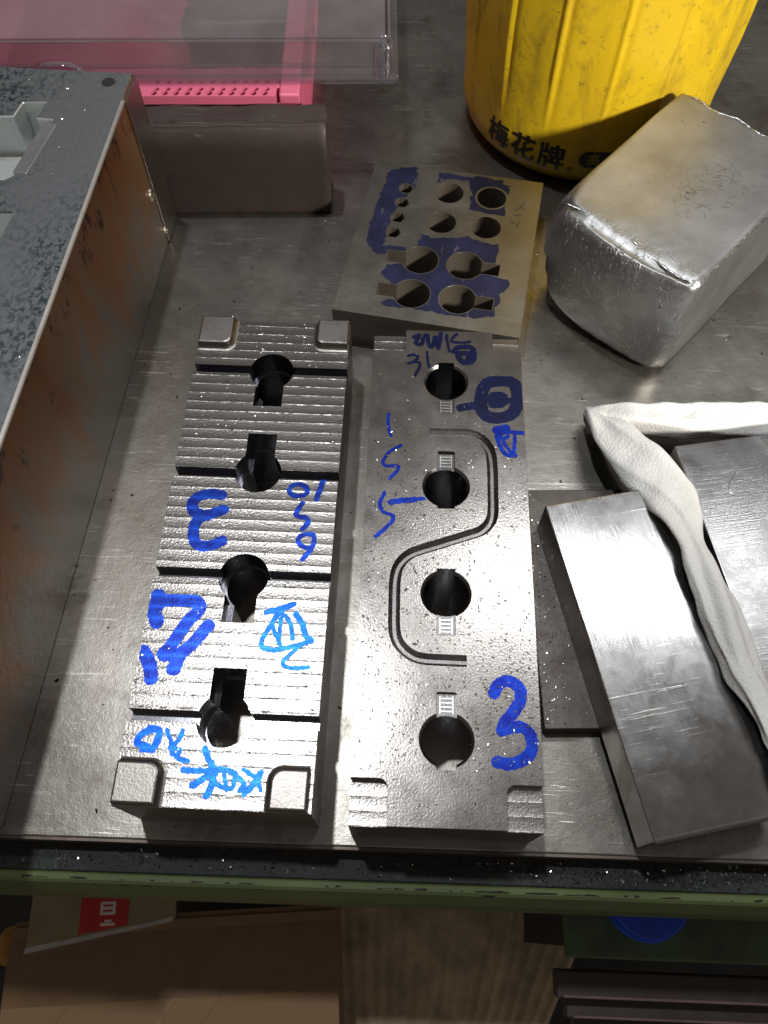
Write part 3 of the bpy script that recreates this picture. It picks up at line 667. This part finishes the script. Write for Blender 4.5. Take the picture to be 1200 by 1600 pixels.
# ------------------------------------------------------------------ clear plastic drawer lid lying on the basket
def clear_mat(name, tint, gloss=0.06, rough=0.08, haze_amt=0.1):
    t = NT(name); t.t.nodes.remove(t.b)
    tr = t.n('BsdfTransparent'); tr.inputs[0].default_value = (*tint, 1)
    gl = t.n('BsdfGlossy'); gl.inputs['Roughness'].default_value = rough; gl.inputs[0].default_value = (0.95, 0.95, 1, 1)
    fr = t.n('Fresnel'); fr.inputs[0].default_value = 1.49
    nb = t.bump(t.noise(70, 4, 0.6), 0.0002); t.l(nb, gl.inputs['Normal'])
    di = t.n('BsdfDiffuse'); di.inputs[0].default_value = (0.42, 0.38, 0.39, 1)
    mx = t.n('MixShader'); ge = t.n('NewGeometry'); front = t.math('SUBTRACT', 1.0, ge.outputs['Backfacing']); t.l(t.math('MULTIPLY', t.math('ADD', fr.outputs[0], gloss), front), mx.inputs[0]); t.l(tr.outputs[0], mx.inputs[1]); t.l(gl.outputs[0], mx.inputs[2])
    m2 = t.n('MixShader'); haze = t.math('MULTIPLY', t.ramp(t.noise(9, 5, 0.6), [(0.3, 0.3), (0.75, 1.0)]), haze_amt); t.l(haze, m2.inputs[0]); t.l(mx.outputs[0], m2.inputs[1]); t.l(di.outputs[0], m2.inputs[2])
    t.l(m2.outputs[0], t.out.inputs[0]); return t
clear = clear_mat('clear_plastic', (0.86, 0.83, 0.85), 0.03, 0.08, 0.34)
clear_edge = clear_mat('clear_plastic_edge', (0.90, 0.90, 0.94), 0.12, 0.05, 0.12)
clear_loop = clear_mat('clear_plastic_loop', (0.85, 0.85, 0.88), 0.2, 0.05, 0.4)
ld = thing('clear_lid', (10, 520, 73), 0.4, 'clear plastic drawer lid with a round corner lug, lying over the pink basket', 'plastic lid')
LX, LY, LZ = -330, 300, 26
obj('top_panel', box(LX, -9, 6, LY, LZ - 2.2, LZ), clear, ld, bevel=0.4)
obj('front_wall', box(LX, -9.5, 2.2, 4.6, 0, LZ), clear, ld, bevel=0.6)
obj('front_rib', box(LX, -8, -0.4, 2.0, 8.0, 11.0), clear_edge, ld, bevel=0.7)
obj('front_lip', prism([(LX, -4), (-3.5, -4), (-1, -2.6), (0, 0), (0, 2), (LX, 2)], -0.5, 3.2), clear_edge, ld, bevel=0.8)
obj('top_edge', box(LX, -9, 4.8, 5.9, LZ - 3, LZ + 0.8), clear_edge, ld, bevel=0.3)
obj('side_wall', box(-7.5, -5.3, 6, LY, 0, LZ), clear, ld, bevel=0.5)
obj('side_lip', box(-4.6, 0, 2.2, LY, -0.5, 2.6), clear_edge, ld, bevel=0.8)
lug_v, lug_f = [], []
lathe = [(6.6, 0), (7.2, 1.5), (7.2, 20), (6.2, 24), (4.2, 25), (4.0, 21), (2.0, 21), (1.8, 26), (0.01, 26.5)]
nn = 32
V = [(r * math.cos(2 * math.pi * k / nn), r * math.sin(2 * math.pi * k / nn), z) for r, z in lathe for k in range(nn)]
F = [(j * nn + k, j * nn + (k + 1) % nn, (j + 1) * nn + (k + 1) % nn, (j + 1) * nn + k) for j in range(len(lathe) - 1) for k in range(nn)]
o = obj('corner_lug', mesh(V, F), clear_edge, ld, smooth=True); o.location = (-9.5 * MM, 4 * MM, 0.5 * MM)
V, F = tube([(-246, -2, 0), (-244, -2, 9), (-240, -2.5, 13), (-231, -2.5, 14), (-222, -2.5, 13.4), (-216, -2, 9), (-212, -2, 0)], 1.7)
obj('handle_loop', mesh(V, F), clear_loop, ld, smooth=True)

# ------------------------------------------------------------------ yellow jug
JX, JY, JR = 158.5, 589.0, 97.5
jug = thing('yellow_jug', (JX, JY, 0), 0, 'large dirty yellow plastic jug with vertical ribs and black printing', 'jug')
ym = NT('yellow_plastic')
smud = ym.ramp(ym.noise(1, 7, 0.7, ym.coord(scale=(45, 45, 22)), dist=0.5), [(0.50, 0.0), (0.70, 1.0)])
fine = ym.ramp(ym.noise(170, 6, 0.75), [(0.57, 0.0), (0.68, 1.0)])
yb = ym.mix(ym.noise(16, 4, 0.6), (0.80, 0.50, 0.010), (0.86, 0.60, 0.018))
yc = ym.mix(ym.math('MULTIPLY', smud, 0.6), yb, (0.22, 0.14, 0.03))
yc = ym.mix(ym.math('MULTIPLY', fine, 0.55), yc, (0.10, 0.07, 0.03))
ym.set(Base_Color=yc, Roughness=0.42)
ym.b.inputs['Subsurface Weight'].default_value = 0.15; ym.b.inputs['Subsurface Radius'].default_value = (0.012, 0.007, 0.001); ym.b.inputs['Subsurface Scale'].default_value = 1.0
ym.l(ym.bump(ym.noise(120, 4, 0.6), 0.0003), ym.b.inputs['Normal'])
prof = []
for k in range(9):                                                    # rounded foot
    a = math.pi / 2 * k / 8; prof.append((JR - 20 + 18 * math.sin(a), 24 - 24 * math.cos(a)))
for z in list(range(30, 210, 4)): prof.append((JR - 2 + 2 * min(1, (z - 26) / 80), z))
for k in range(1, 9):
    a = math.pi / 2 * k / 8; prof.append((JR - 58 * (1 - math.cos(a)), 206 + 40 * math.sin(a)))
prof += [(32, 250), (28, 252), (28, 268)]
def jug_r(r, z, ang):
    w = max(0.0, min(1.0, (z - 42) / 45)) * (1 if z < 212 else 0)
    d = ((math.degrees(ang) + 140.0) / 22.5); d = (d - round(d)) * 22.5
    if w <= 0: return r
    return r + w * (1.9 * math.exp(-(d / 0.85) ** 2) - 0.9 * math.exp(-((d - 1.7) / 1.3) ** 2)) + 0.5 * w * math.cos(2 * math.pi * d / 22.5)
n = 420
V = [(jug_r(r, z, 2 * math.pi * k / n) * math.cos(2 * math.pi * k / n), jug_r(r, z, 2 * math.pi * k / n) * math.sin(2 * math.pi * k / n), z) for r, z in prof for k in range(n)]
F = [(j * n + k, j * n + (k + 1) % n, (j + 1) * n + (k + 1) % n, (j + 1) * n + k) for j in range(len(prof) - 1) for k in range(n)] + [tuple(range(n))[::-1]]
obj('jug_body', mesh(V, F), ym, jug, smooth=True)
obj('screw_cap', prism(circle(0, 0, 32, 40), 262, 285), plain('cap_red', (0.5, 0.03, 0.02), 0.4), jug, bevel=2)
print_black = plain('print_black', (0.015, 0.013, 0.010), 0.45, var=0.3)
def foot_r(z): 
    return JR - 20 + 18 * math.sin(math.acos(max(0, min(1, (24 - z) / 24)))) if z < 24 else JR - 2 + 2 * min(1, (z - 26) / 80)
def wrap(me, ang0, z0, off):
    for v in me.vertices:
        x, y = v.co.x, v.co.y; z = z0 + y; r = foot_r(z) + off
        a = R_(ang0) + x / JR
        v.co = Vector((r * math.cos(a), r * math.sin(a), z)) * MM
    return me
def text_mesh(s, size, bold=0.0, subdiv=0):
    c = bpy.data.curves.new('txt', 'FONT'); c.body = s; c.size = size; c.offset = bold; c.resolution_u = 3; c.align_x = 'LEFT'
    o = bpy.data.objects.new('txt', c); COL.objects.link(o)
    dg = bpy.context.evaluated_depsgraph_get(); dg.update()
    me = bpy.data.meshes.new_from_object(o.evaluated_get(dg)); bpy.data.objects.remove(o); bpy.data.curves.remove(c)
    me.materials.clear()
    bm = bmesh.new(); bm.from_mesh(me); bmesh.ops.triangulate(bm, faces=bm.faces[:])
    for _ in range(3):
        big = [e for e in bm.edges if e.calc_length() > 2.5]
        if big: bmesh.ops.subdivide_edges(bm, edges=big, cuts=1); bmesh.ops.triangulate(bm, faces=bm.faces[:])
    bm.to_mesh(me); bm.free()
    return me
def bold_mesh(s, size, grow, h=0.3):
    me = text_mesh(s, size); co = np.array([v.co[:2] for v in me.vertices]); cnt = {}
    for p in me.polygons:
        for e in p.edge_keys: cnt[e] = cnt.get(e, 0) + 1
    x0, y0 = co.min(0) - grow - 1; x1, y1 = co.max(0) + grow + 1
    X, Y = np.meshgrid(np.arange(x0, x1, h), np.arange(y0, y1, h)); ins = np.zeros(X.shape, bool)
    for p in me.polygons:
        a, b, c = (co[i] for i in p.vertices[:3])
        d = [(q[0] - r[0]) * (Y - r[1]) - (q[1] - r[1]) * (X - r[0]) for r, q in ((a, b), (b, c), (c, a))]
        ins |= ((d[0] >= 0) & (d[1] >= 0) & (d[2] >= 0)) | ((d[0] <= 0) & (d[1] <= 0) & (d[2] <= 0))
    D = np.full(X.shape, 1e9)
    for (i, j), k in cnt.items():
        if k == 1: D = np.minimum(D, seg_dist(X, Y, [tuple(co[i]), tuple(co[j])]))
    out = march(np.where(ins, -D, D) - grow, x0, y0, h, 0); bpy.data.meshes.remove(me)
    for v in out.vertices: v.co = v.co / MM
    return out
for ch, ang in (('梅', -146.0), ('花', -132.2), ('牌', -118.6)):
    obj('printed_character', wrap(bold_mesh(ch, 21.5, 0.62), ang, 18.5, 0.35), print_black, jug)
obj('registered_mark', wrap(text_mesh('®', 6.5, 0.05), -104.6, 17.0, 0.35), print_black, jug)
X, Y = np.meshgrid(np.arange(-1, 62, 0.6), np.arange(-9, 9, 0.6))
pill = march(np.hypot(np.maximum(0, np.abs(X - 30) - 22.5), Y) - 7.0, -1, -9, 0.6, 0)
for v in pill.vertices: v.co = v.co / MM
badge = obj('printed_badge', wrap(pill, -100.5, 29.0, 0.30), print_black, jug)
badge_yellow = plain('badge_yellow', (0.45, 0.32, 0.05), 0.45)
for ch, ang in (('高', -97.0), ('噴', -88.5)):
    obj('badge_character', wrap(bold_mesh(ch, 10.5, 0.12, 0.22), ang, 25.4, 0.5), badge_yellow, badge)

# ------------------------------------------------------------------ battered soft metal block
ing = thing('metal_ingot', (0, 0, 0), 0, 'battered silvery metal block with hammered rounded end and wavy burr', 'metal block')
ing.location = (0.1880, 0.4070, 0); ing.rotation_euler = (0, 0, R_(47.5))
IL, IW, IH = 71.0, 51.0, 41.5
def ir(u):
    front = max(0, -u.x)
    return 3.0 + ((8.0 + 6 * max(0, u.y)) * front ** 3 if u.z < 0 else 3.0 * front ** 3) + 10 * front ** 3 * max(0, u.y) ** 3
def iwarp(p, u):
    q = p.copy()
    f = max(0.0, min(1.0, (-u.x - 0.55) / 0.45))
    bulge = max(0.0, 1 - u.y ** 2) * max(0.0, 1 - (0.85 * (u.z - 0.05)) ** 2)
    q.x -= (8.0 * bulge + 2) * f ** 2 * (1 if u.x < -0.98 else 0.6)
    q.y *= 1 + 0.05 * f * (1 - abs(u.z))
    q.y += 6.0 * f * max(0, u.y) * max(0, 1 - u.z ** 2); q.x += 7.0 * f * f * max(0, u.y) ** 2
    n = noise.noise(p * 0.03) * 1.3 + noise.noise(p * 0.11) * 0.4
    q.x += n * f; q.y += n * 0.2 + noise.noise(p * 0.03 + Vector((5, 5, 5))) * 0.6
    if u.z > 0.98:
        q.z += 0.6 * noise.noise(p * 0.03) - 2.4 * f ** 3 * (0.5 + noise.noise(Vector((p.y * 0.05, 3, 1))))
    q.z += 0.35 * noise.noise(p * 0.18) * f
    return q
im = NT('hammered_metal')
geo = im.n('NewGeometry')
big = im.noise(22, 5, 0.6)
ic = im.mix(im.ramp(big, [(0.35, 0.0), (0.68, 1.0)]), (0.30, 0.30, 0.30), (0.45, 0.45, 0.455))
spots = im.ramp(im.noise(140, 4, 0.6), [(0.70, 0.0), (0.74, 1.0)])
ic = im.mix(im.math('MULTIPLY', spots, 0.7), ic, (0.08, 0.07, 0.06))
# short curled dents, strongest on the hammered end
vor = im.n('TexVoronoi', feature='DISTANCE_TO_EDGE'); vor.inputs['Scale'].default_value = 1.0
wrp = im.n('VectorMath', operation='ADD'); nz = im.n('TexNoise'); nz.inputs['Scale'].default_value = 60
im.l(im.tc.outputs['Object'], nz.inputs['Vector']); scl = im.n('VectorMath', operation='SCALE'); scl.inputs['Scale'].default_value = 0.02; im.l(nz.outputs['Color'], scl.inputs[0])
im.l(im.tc.outputs['Object'], wrp.inputs[0]); im.l(scl.outputs[0], wrp.inputs[1])
mp = im.n('Mapping'); mp.inputs['Scale'].default_value = (160, 220, 110); im.l(wrp.outputs[0], mp.inputs[0]); im.l(mp.outputs[0], vor.inputs['Vector'])
dent = im.ramp(vor.outputs['Distance'], [(0.0, 1.0), (0.06, 0.0)])
keep = im.ramp(im.noise(1, 3, 0.5, im.coord(scale=(120, 120, 120))), [(0.50, 0.0), (0.56, 1.0)])
sepi = im.n('SeparateXYZ'); im.l(im.tc.outputs['Object'], sepi.inputs[0])
endw = im.ramp(im.math('MULTIPLY_ADD', sepi.outputs[0], 10.0, 0.95), [(0.25, 1.0), (0.38, 0.05)])
nb = im.bump(im.noise(60, 4, 0.55), 0.00015, 0.5)
nb = im.bump(im.math('MULTIPLY', im.math('MULTIPLY', dent, keep), endw), 0.00022, 1.0, nb)
nb = im.bump(im.noise(350, 4, 0.7), 0.00010, 1.0, nb)
nick = im.ramp(im.noise(1, 4, 0.7, im.coord(scale=(90, 500, 160), rot=(0.4, 0.3, 0.5))), [(0.60, 0.0), (0.66, 1.0)])
nb = im.bump(im.math('MULTIPLY', nick, endw), 0.00025, 1.0, nb)
im.set(Base_Color=ic, Metallic=0.9, Roughness=0.44); im.l(nb, im.b.inputs['Normal'])
obj('block_body', rounded_block(IL, IW, IH, ir, 64, 64, 64, iwarp), im, ing, smooth=True)
# thin burr turned up along the hammered top edge and down the near corner
def burr(path, r0):
    V, F = [], []; n = 6
    for i, p in enumerate(path):
        r = r0 * (0.6 + 0.8 * abs(noise.noise(Vector(p) * 0.25))) * (0.35 if i in (0, len(path) - 1) else 1)
        j = Vector((noise.noise(Vector(p) * 0.3), noise.noise(Vector(p) * 0.3 + Vector((7, 0, 0))), noise.noise(Vector(p) * 0.3 + Vector((0, 9, 0))))) * 0.9
        a = Vector(path[max(i - 1, 0)]); b = Vector(path[min(i + 1, len(path) - 1)]); t = (b - a).normalized()
        s = t.cross(Vector((0.2, 0.1, 1))).normalized(); u = s.cross(t)
        V += [tuple(Vector(p) + j + (s * math.cos(2 * math.pi * k / n) + u * math.sin(2 * math.pi * k / n) * 0.7) * r) for k in range(n)]
    for i in range(len(path) - 1):
        for k in range(n): F.append((i * n + k, i * n + (k + 1) % n, (i + 1) * n + (k + 1) % n, (i + 1) * n + k))
    return mesh(V, F)
burr_mat = steel('burr_metal', (0.55, 0.55, 0.56), 0.3, grain=0, spread=0.1, mottled=0.6)
edge = [(-IL + 4 + 5 * math.sin((y + 10) * 0.055) * 0.7, y, 2 * IH - 1.2) for y in np.linspace(-IW + 6, IW - 6, 46)]
obj('edge_burr', burr(edge, 1.0), burr_mat, ing, smooth=True)
edge = [(x, -IW + 0.8, 2 * IH - 0.8) for x in np.linspace(-IL + 8, IL - 6, 70)]
obj('edge_burr', burr(edge, 0.55), burr_mat, ing, smooth=True)
edge = [(IL - 1.5 + 1.5 * math.sin(y * 0.2), y, 2 * IH - 0.6) for y in np.linspace(-IW + 4, IW - 5, 46)]
obj('edge_burr', burr(edge, 1.3), burr_mat, ing, smooth=True)
# curled scratch marks on top
sp = []
for cxx, cyy, s, m in ((-12, -4, 8, 42), (18, -12, 9, 40), (-16, -18, 5, 12), (-2, 14, 12, 12), (10, -28, 9, 10)):
    for _ in range(m): sp.append((random.gauss(cxx, s), random.gauss(cyy, s * 0.55)))
V, F = [], []
for x, y in sp:
    a = random.uniform(0, 6.28); L = random.uniform(1.0, 2.8); b = random.uniform(-0.5, 0.5); w_ = 0.11; nn = len(V)
    for k in range(6):
        t = (k / 5 - 0.5) * 2 * L; o_ = b * t * t / L
        for e in (-w_, w_):
            V.append((x + math.cos(a) * t - math.sin(a) * (o_ + e), y + math.sin(a) * t + math.cos(a) * (o_ + e), 2 * IH + 0.62 * 1.0))
    F += [(nn + 2 * k, nn + 2 * k + 2, nn + 2 * k + 3, nn + 2 * k + 1) for k in range(5)]
def top_z(x, y):
    p = Vector((x, y, IH)); return 2 * IH + 0.6 * noise.noise(p * 0.03)
V = [(x, y, top_z(x, y) + 0.14) for x, y, z in V]
o = obj('curled_scratches', mesh(V, F), burr_mat, ing); o['kind'] = 'stuff'

# ------------------------------------------------------------------ dark oxidised plate lying under the right blocks
dp = thing('dark_base_plate', (82, 90, 0), 0.5, 'thin dark oxidised steel plate lying under the right ground blocks', 'steel plate')
obj('plate_body', box(0, 190, 0, 140, 0, 10), dark_steel, dp, bevel=0.6)
sp = [(82 + abs(random.gauss(0, 9)), 90 + random.uniform(1, 139), 10) for _ in range(500)]
tag(obj('shavings_pile', chips_mesh(sp, 0.38), chip_steel), 'glittering steel shavings along the edge of the dark plate', 'metal shavings', kind='stuff')
# ------------------------------------------------------------------ ground steel blocks on the right
rb = thing('ground_block', (120.8, 33.6, 10), 10.9, 'long ground steel block with a bright streak, lying beside the white towel', 'steel block')
rbo = obj('block_body', box(0, 73, 0, 174, 0.1, 28), [ground_steel, side_steel], rb, bevel=0.7, seg=2)
for p in rbo.data.polygons: p.material_index = 0 if p.normal.z > 0.9 else 1
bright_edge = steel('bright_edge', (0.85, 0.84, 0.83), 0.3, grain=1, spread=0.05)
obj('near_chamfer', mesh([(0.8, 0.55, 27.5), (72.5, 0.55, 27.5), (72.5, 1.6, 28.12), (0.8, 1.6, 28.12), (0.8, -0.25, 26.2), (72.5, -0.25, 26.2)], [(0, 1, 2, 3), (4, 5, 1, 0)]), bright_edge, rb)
fr = thing('ground_slab', (186.5, 92, 10), 8.5, 'dull ground steel slab behind the towel at the right edge', 'steel slab')
fro = obj('slab_body', box(0, 150, -20, 151, 0.1, 31), [ground_steel_b, side_steel], fr, bevel=0.7, seg=2)
for p in fro.data.polygons: p.material_index = 0 if p.normal.z > 0.9 else 1
# one long curled shaving on the slab
hair = [(18 + 9 * t + 2.2 * math.sin(9 * t), 112 + 17 * t + 2.5 * math.cos(8 * t), 31.3) for t in np.linspace(0, 1, 26)]
V, F = tube(hair, 0.16, 5)
o = obj('curled_shaving', mesh([tuple(v) for v in V], F), chip_steel); o.location = fr.location; o.rotation_euler = fr.rotation_euler
tag(o, 'single thin curled shaving lying on the dull steel slab', 'metal shaving')

# ------------------------------------------------------------------ twisted white paper towel
tw = thing('paper_towel', (0, 0, 0), 0, 'crumpled white paper towel twisted into a strip between the ground blocks', 'paper towel')
cloth = NT('white_towel')
cloth.set(Base_Color=cloth.mix(cloth.ramp(cloth.noise(18, 4, 0.6), [(0.45, 0.0), (0.75, 1.0)]), (0.86, 0.855, 0.84), (0.80, 0.77, 0.71)), Roughness=0.9)
cloth.b.inputs['Subsurface Weight'].default_value = 0.0
cvec = cloth.coord(scale=(1, 1, 1)); vv = cloth.n('TexVoronoi'); vv.inputs['Scale'].default_value = 750; cloth.l(cvec, vv.inputs['Vector'])
cb = cloth.bump(vv.outputs['Distance'], 0.0003, 0.8); cloth.l(cloth.bump(cloth.noise(90, 5, 0.6), 0.0012, 0.7, cb), cloth.b.inputs['Normal'])
def strip(stations, seed, n=54, fold=1.0):
    """stations: (x, y, z centre, half width, half height, roll in degrees); a soft pleated roll"""
    P = catmull([s[:3] for s in stations], 9); Q = catmull([s[3:] for s in stations], 9)
    def ring(i):
        a = np.array(P[max(i - 1, 0)]); b = np.array(P[min(i + 1, len(P) - 1)]); t = (b - a); t = t / np.linalg.norm(t)
        s = np.array((t[1], -t[0], 0)); s = s / np.linalg.norm(s); u = np.cross(s, t)
        hw, hh, rl = Q[i]; cr, sr = math.cos(R_(rl)), math.sin(R_(rl)); out = []
        for k in range(n):
            th = 2 * math.pi * k / n
            e = 0.9
            x = hw * math.copysign(abs(math.cos(th)) ** e, math.cos(th)); y = hh * math.copysign(abs(math.sin(th)) ** e, math.sin(th))
            pl = -fold * (3.6 * (abs(math.sin(1.5 * th + 0.045 * i + seed)) - 0.64) + 2.0 * (abs(math.sin(2.5 * th - 0.06 * i + seed * 2)) - 0.64))
            pos = np.array(P[i]) + s * (x * cr - y * sr) + u * (x * sr + y * cr)
            d = pos - np.array(P[i]); L = np.linalg.norm(d) + 1e-6
            m_ = noise.noise(Vector(pos) * 0.07 + Vector((seed, 0, 0))) * 2.0 * fold + pl * min(1, hh / 8)
            out.append(tuple(pos + d / L * m_))
        return out
    return sweep(P, ring)
VA, FA = strip([(126, 283, 13, 3, 4, 0), (130, 276, 16, 6, 8, -10), (138, 257, 21, 11, 12, -18), (148, 232, 28, 14.5, 13, -12), (158, 205, 38, 12, 8.5, 10), (161.5, 180, 42.5, 7, 6, 28), (166.5, 153, 44, 9.5, 6, 12), (171.5, 126, 44.5, 9.5, 6, -8), (176, 102, 44.5, 7.5, 5, 4), (180, 85, 45, 6, 4, 0), (182, 74, 44.5, 5, 3, 10)], 1.3)
VB, FB = strip([(126.5, 282, 12, 4, 4, 0), (137, 279, 15, 7, 8, 0), (152, 274.5, 18, 9.5, 10, 4), (184, 271, 20, 10.5, 10, 0), (215, 271, 20, 10, 10, -6), (262, 273, 20, 10.5, 10, 0)], 4.1, fold=0.8)
n = len(VA)
obj('towel_body', mesh(VA + VB, FA + [tuple(i + n for i in f) for f in FB]), cloth, tw, smooth=True)
VC, FC = strip([(181, 88, 46, 5, 3.0, 0), (183, 74, 45, 5.5, 2.4, 0), (186, 60, 43.5, 7, 1.6, 14), (189, 48, 42, 4.5, 1.0, 20)], 2.2, n=16, fold=0.45)
obj('torn_end', mesh(VC, FC), cloth, tw, smooth=True)

# ------------------------------------------------------------------ below the bench
tag(obj('floor', box(-1500, 1500, -1500, 700, -720, -700), plain('floor_concrete', (0.05, 0.047, 0.043), 0.8)), kind='structure')
kraft = NT('cardboard')
kb = kraft.mix(kraft.noise(9, 5, 0.6), (0.24, 0.145, 0.075), (0.34, 0.215, 0.115))
kraft.set(Base_Color=kb, Roughness=0.85); kraft.l(kraft.bump(kraft.noise(1, 3, 0.5, kraft.coord(scale=(20, 400, 1))), 0.0002), kraft.b.inputs['Normal'])
cbx = thing('cardboard_box', (-150, -85, -700), 3, 'closed brown cardboard box standing under the bench', 'cardboard box')
CH = 440.0
obj('box_body', box(-125, 118, -90, 96, 0, CH), kraft, cbx, bevel=1)
obj('top_flap', box(-126, 119, -91, 92, CH + 0.4, CH + 3.2), kraft, cbx, bevel=0.6)
obj('packing_tape', box(-126, 119, 40, 84, CH + 3.25, CH + 3.45), plain('brown_tape', (0.20, 0.115, 0.055), 0.25, var=0.15), cbx)
for cx_, cy_, cl, ca in ((-40, -50, 120, 0.9), (30, -10, 90, 0.3), (60, -60, 60, -0.6), (-95, 0, 50, 1.2)):
    V, F = tube([(cx_ + math.cos(ca) * t * cl + 2 * math.sin(t * 9), cy_ + math.sin(ca) * t * cl, CH + 3.0) for t in np.linspace(0, 1, 12)], 0.7, 6)
    obj('crease', mesh(V, F), kraft, cbx, smooth=True)
obj('flap_crease', mesh([(-70, -60, CH + 3.5), (-67, -60, CH + 3.5), (0, 40, CH + 3.5), (-3, 40, CH + 3.5)], [(0, 1, 2, 3)]), plain('crease', (0.36, 0.23, 0.13), 0.9), cbx)
# lid flap with red print lying on the first box
pbx = thing('printed_carton', (-215, -9, -257), 3, 'folded cardboard flap with a red printed panel, lying on the brown box', 'carton')
light_kraft = plain('carton_board', (0.34, 0.27, 0.15), 0.8, var=0.15)
obj('flap_board', prism([(-52, -2), (58, 13), (56, 60), (-52, 60)], 0, 3), light_kraft, pbx, bevel=0.6)
obj('torn_edge', prism([(-53, -5), (55, 11), (57, 14.5), (40, 11.5), (-52, -1)], 0.3, 3.4), plain('torn_white', (0.55, 0.52, 0.46), 0.9), pbx)
obj('red_panel', prism([(-14, 5.6), (22, 10.4), (22, 58), (-14, 58)], 3.0, 3.5), plain('red_print', (0.55, 0.03, 0.02), 0.6), pbx)
wp = plain('white_print', (0.75, 0.68, 0.62), 0.7)
obj('white_print', boxes([(2, 13, 10.5, 12.5, 3.0, 3.9), (5, 10, 13, 14.6, 3.0, 3.9), (1, 3, 18, 27, 3.0, 3.9), (10.5, 12.5, 18, 27, 3.0, 3.9), (3.1, 10.4, 18, 20, 3.0, 3.9), (3.1, 10.4, 25, 27, 3.0, 3.9), (3.1, 10.4, 21.4, 23.6, 3.0, 3.9), (1, 13, 36.5, 38.5, 3.0, 3.9), (6, 8.2, 30, 36.4, 3.0, 3.9)]), wp, pbx)
# corrugated sheet
cs = thing('corrugated_sheet', (52, -30, -345), 0, 'worn ribbed cardboard sheet propped under the bench', 'cardboard sheet')
V, F = [], []
us = np.linspace(-40, 190, 191)
for u_ in us:
    for v_ in (0, 1):
        V.append((-58 + u_ - v_ * 62 * (u_ / 190.0), 50 - v_ * 110, 1.0 * math.sin(u_ * 2 * math.pi / 13.0) * 1.6 * (0.3 + 0.7 * (u_ > 95))))
for k in range(190): F.append((2 * k, 2 * k + 1, 2 * k + 3, 2 * k + 2))
nb_ = len(V); V += [(x, y, z - 4) for x, y, z in V]; F += [tuple(i + nb_ for i in f[::-1]) for f in F[:190]]
F += [(2 * 190, 2 * 190 + 1, nb_ + 381, nb_ + 380)]
sheet_mat = plain('ribbed_card', (0.55, 0.43, 0.28), 0.85, var=0.4, scale=35, bump=0.0003)
obj('sheet_body', mesh(V, F), sheet_mat, cs, smooth=True)
obj('sheet_prop', box(-40, 60, -20, 30, -355, -6), kraft, cs)
# green drawer cabinet, lower right
gc = thing('drawer_cabinet', (115, -12, -700), -2, 'green painted cabinet with dark drawer fronts under the bench', 'cabinet')
green_dull = plain('green_dull', (0.07, 0.115, 0.055), 0.55, var=0.45, scale=30)
obj('cabinet_top', box(0, 260, -4, 120, 540, 550), green_dull, gc, bevel=1.5)
obj('cabinet_case', box(4, 256, 2, 118, 0, 539.8), plain('dark_case', (0.02, 0.022, 0.022), 0.6), gc)
drawer_mat = plain('drawer_brown', (0.05, 0.033, 0.028), 0.5, var=0.3)
for k, (yy, zz) in enumerate(((-20, 500), (-33, 478), (-46, 452))):
    dr = obj('drawer_front', box(2 + 10 * k, 254, yy - 9, yy + 8, zz - 16, zz), drawer_mat, gc, bevel=1.5)
    obj('drawer_lip', box(6 + 10 * k, 252, yy - 8.6, yy - 6.8, zz + 0.1, zz + 1.6), plain('lip_brown', (0.16, 0.10, 0.085), 0.45), dr, bevel=0.4)
# blue lid on the cabinet
bl = thing('blue_lid', (168, 19, -149.8), 0, 'round bright blue plastic cap on the green cabinet', 'cap')
obj('cap_body', prism(circle(0, 0, 26, 48), 0, 12), plain('blue_plastic', (0.01, 0.07, 0.62), 0.35, var=0.1), bl, bevel=1.5)
obj('cap_rim', prism(circle(0, 0, 27.2, 48), 0, 2.5), plain('blue_rim', (0.02, 0.12, 0.75), 0.35, var=0.1), bl, bevel=0.6)
# yellow round thing at the far left edge
kn = thing('yellow_ball', (-287, -12, -300), 0, 'small yellow ball on a dark stem at the bottom left corner', 'ball')
obj('ball_body', rounded_block(14, 14, 11, 9, 10, 10, 10), plain('yellow_knob', (0.45, 0.22, 0.02), 0.5), kn, smooth=True)
obj('ball_stem', prism(circle(0, 0, 5, 16), -400, 1), plain('stem_dark', (0.03, 0.03, 0.03), 0.6), kn)
# small loose grit on the bench
sp = []
while len(sp) < 420:
    x, y = random.uniform(-190, 260), random.uniform(40, 700)
    sp.append((x, y, 0))
tag(obj('bench_grit', chips_mesh(sp, 0.75), dark_chip), 'dark grit and short shavings lying loose on the bench', 'grit', kind='stuff')
sp = [(random.uniform(-150, 260), random.uniform(40, 500), 0) for _ in range(260)]
tag(obj('bench_bright_grit', chips_mesh(sp, 0.4), chip_steel), 'tiny bright shavings lying loose on the steel bench', 'metal shavings', kind='stuff')
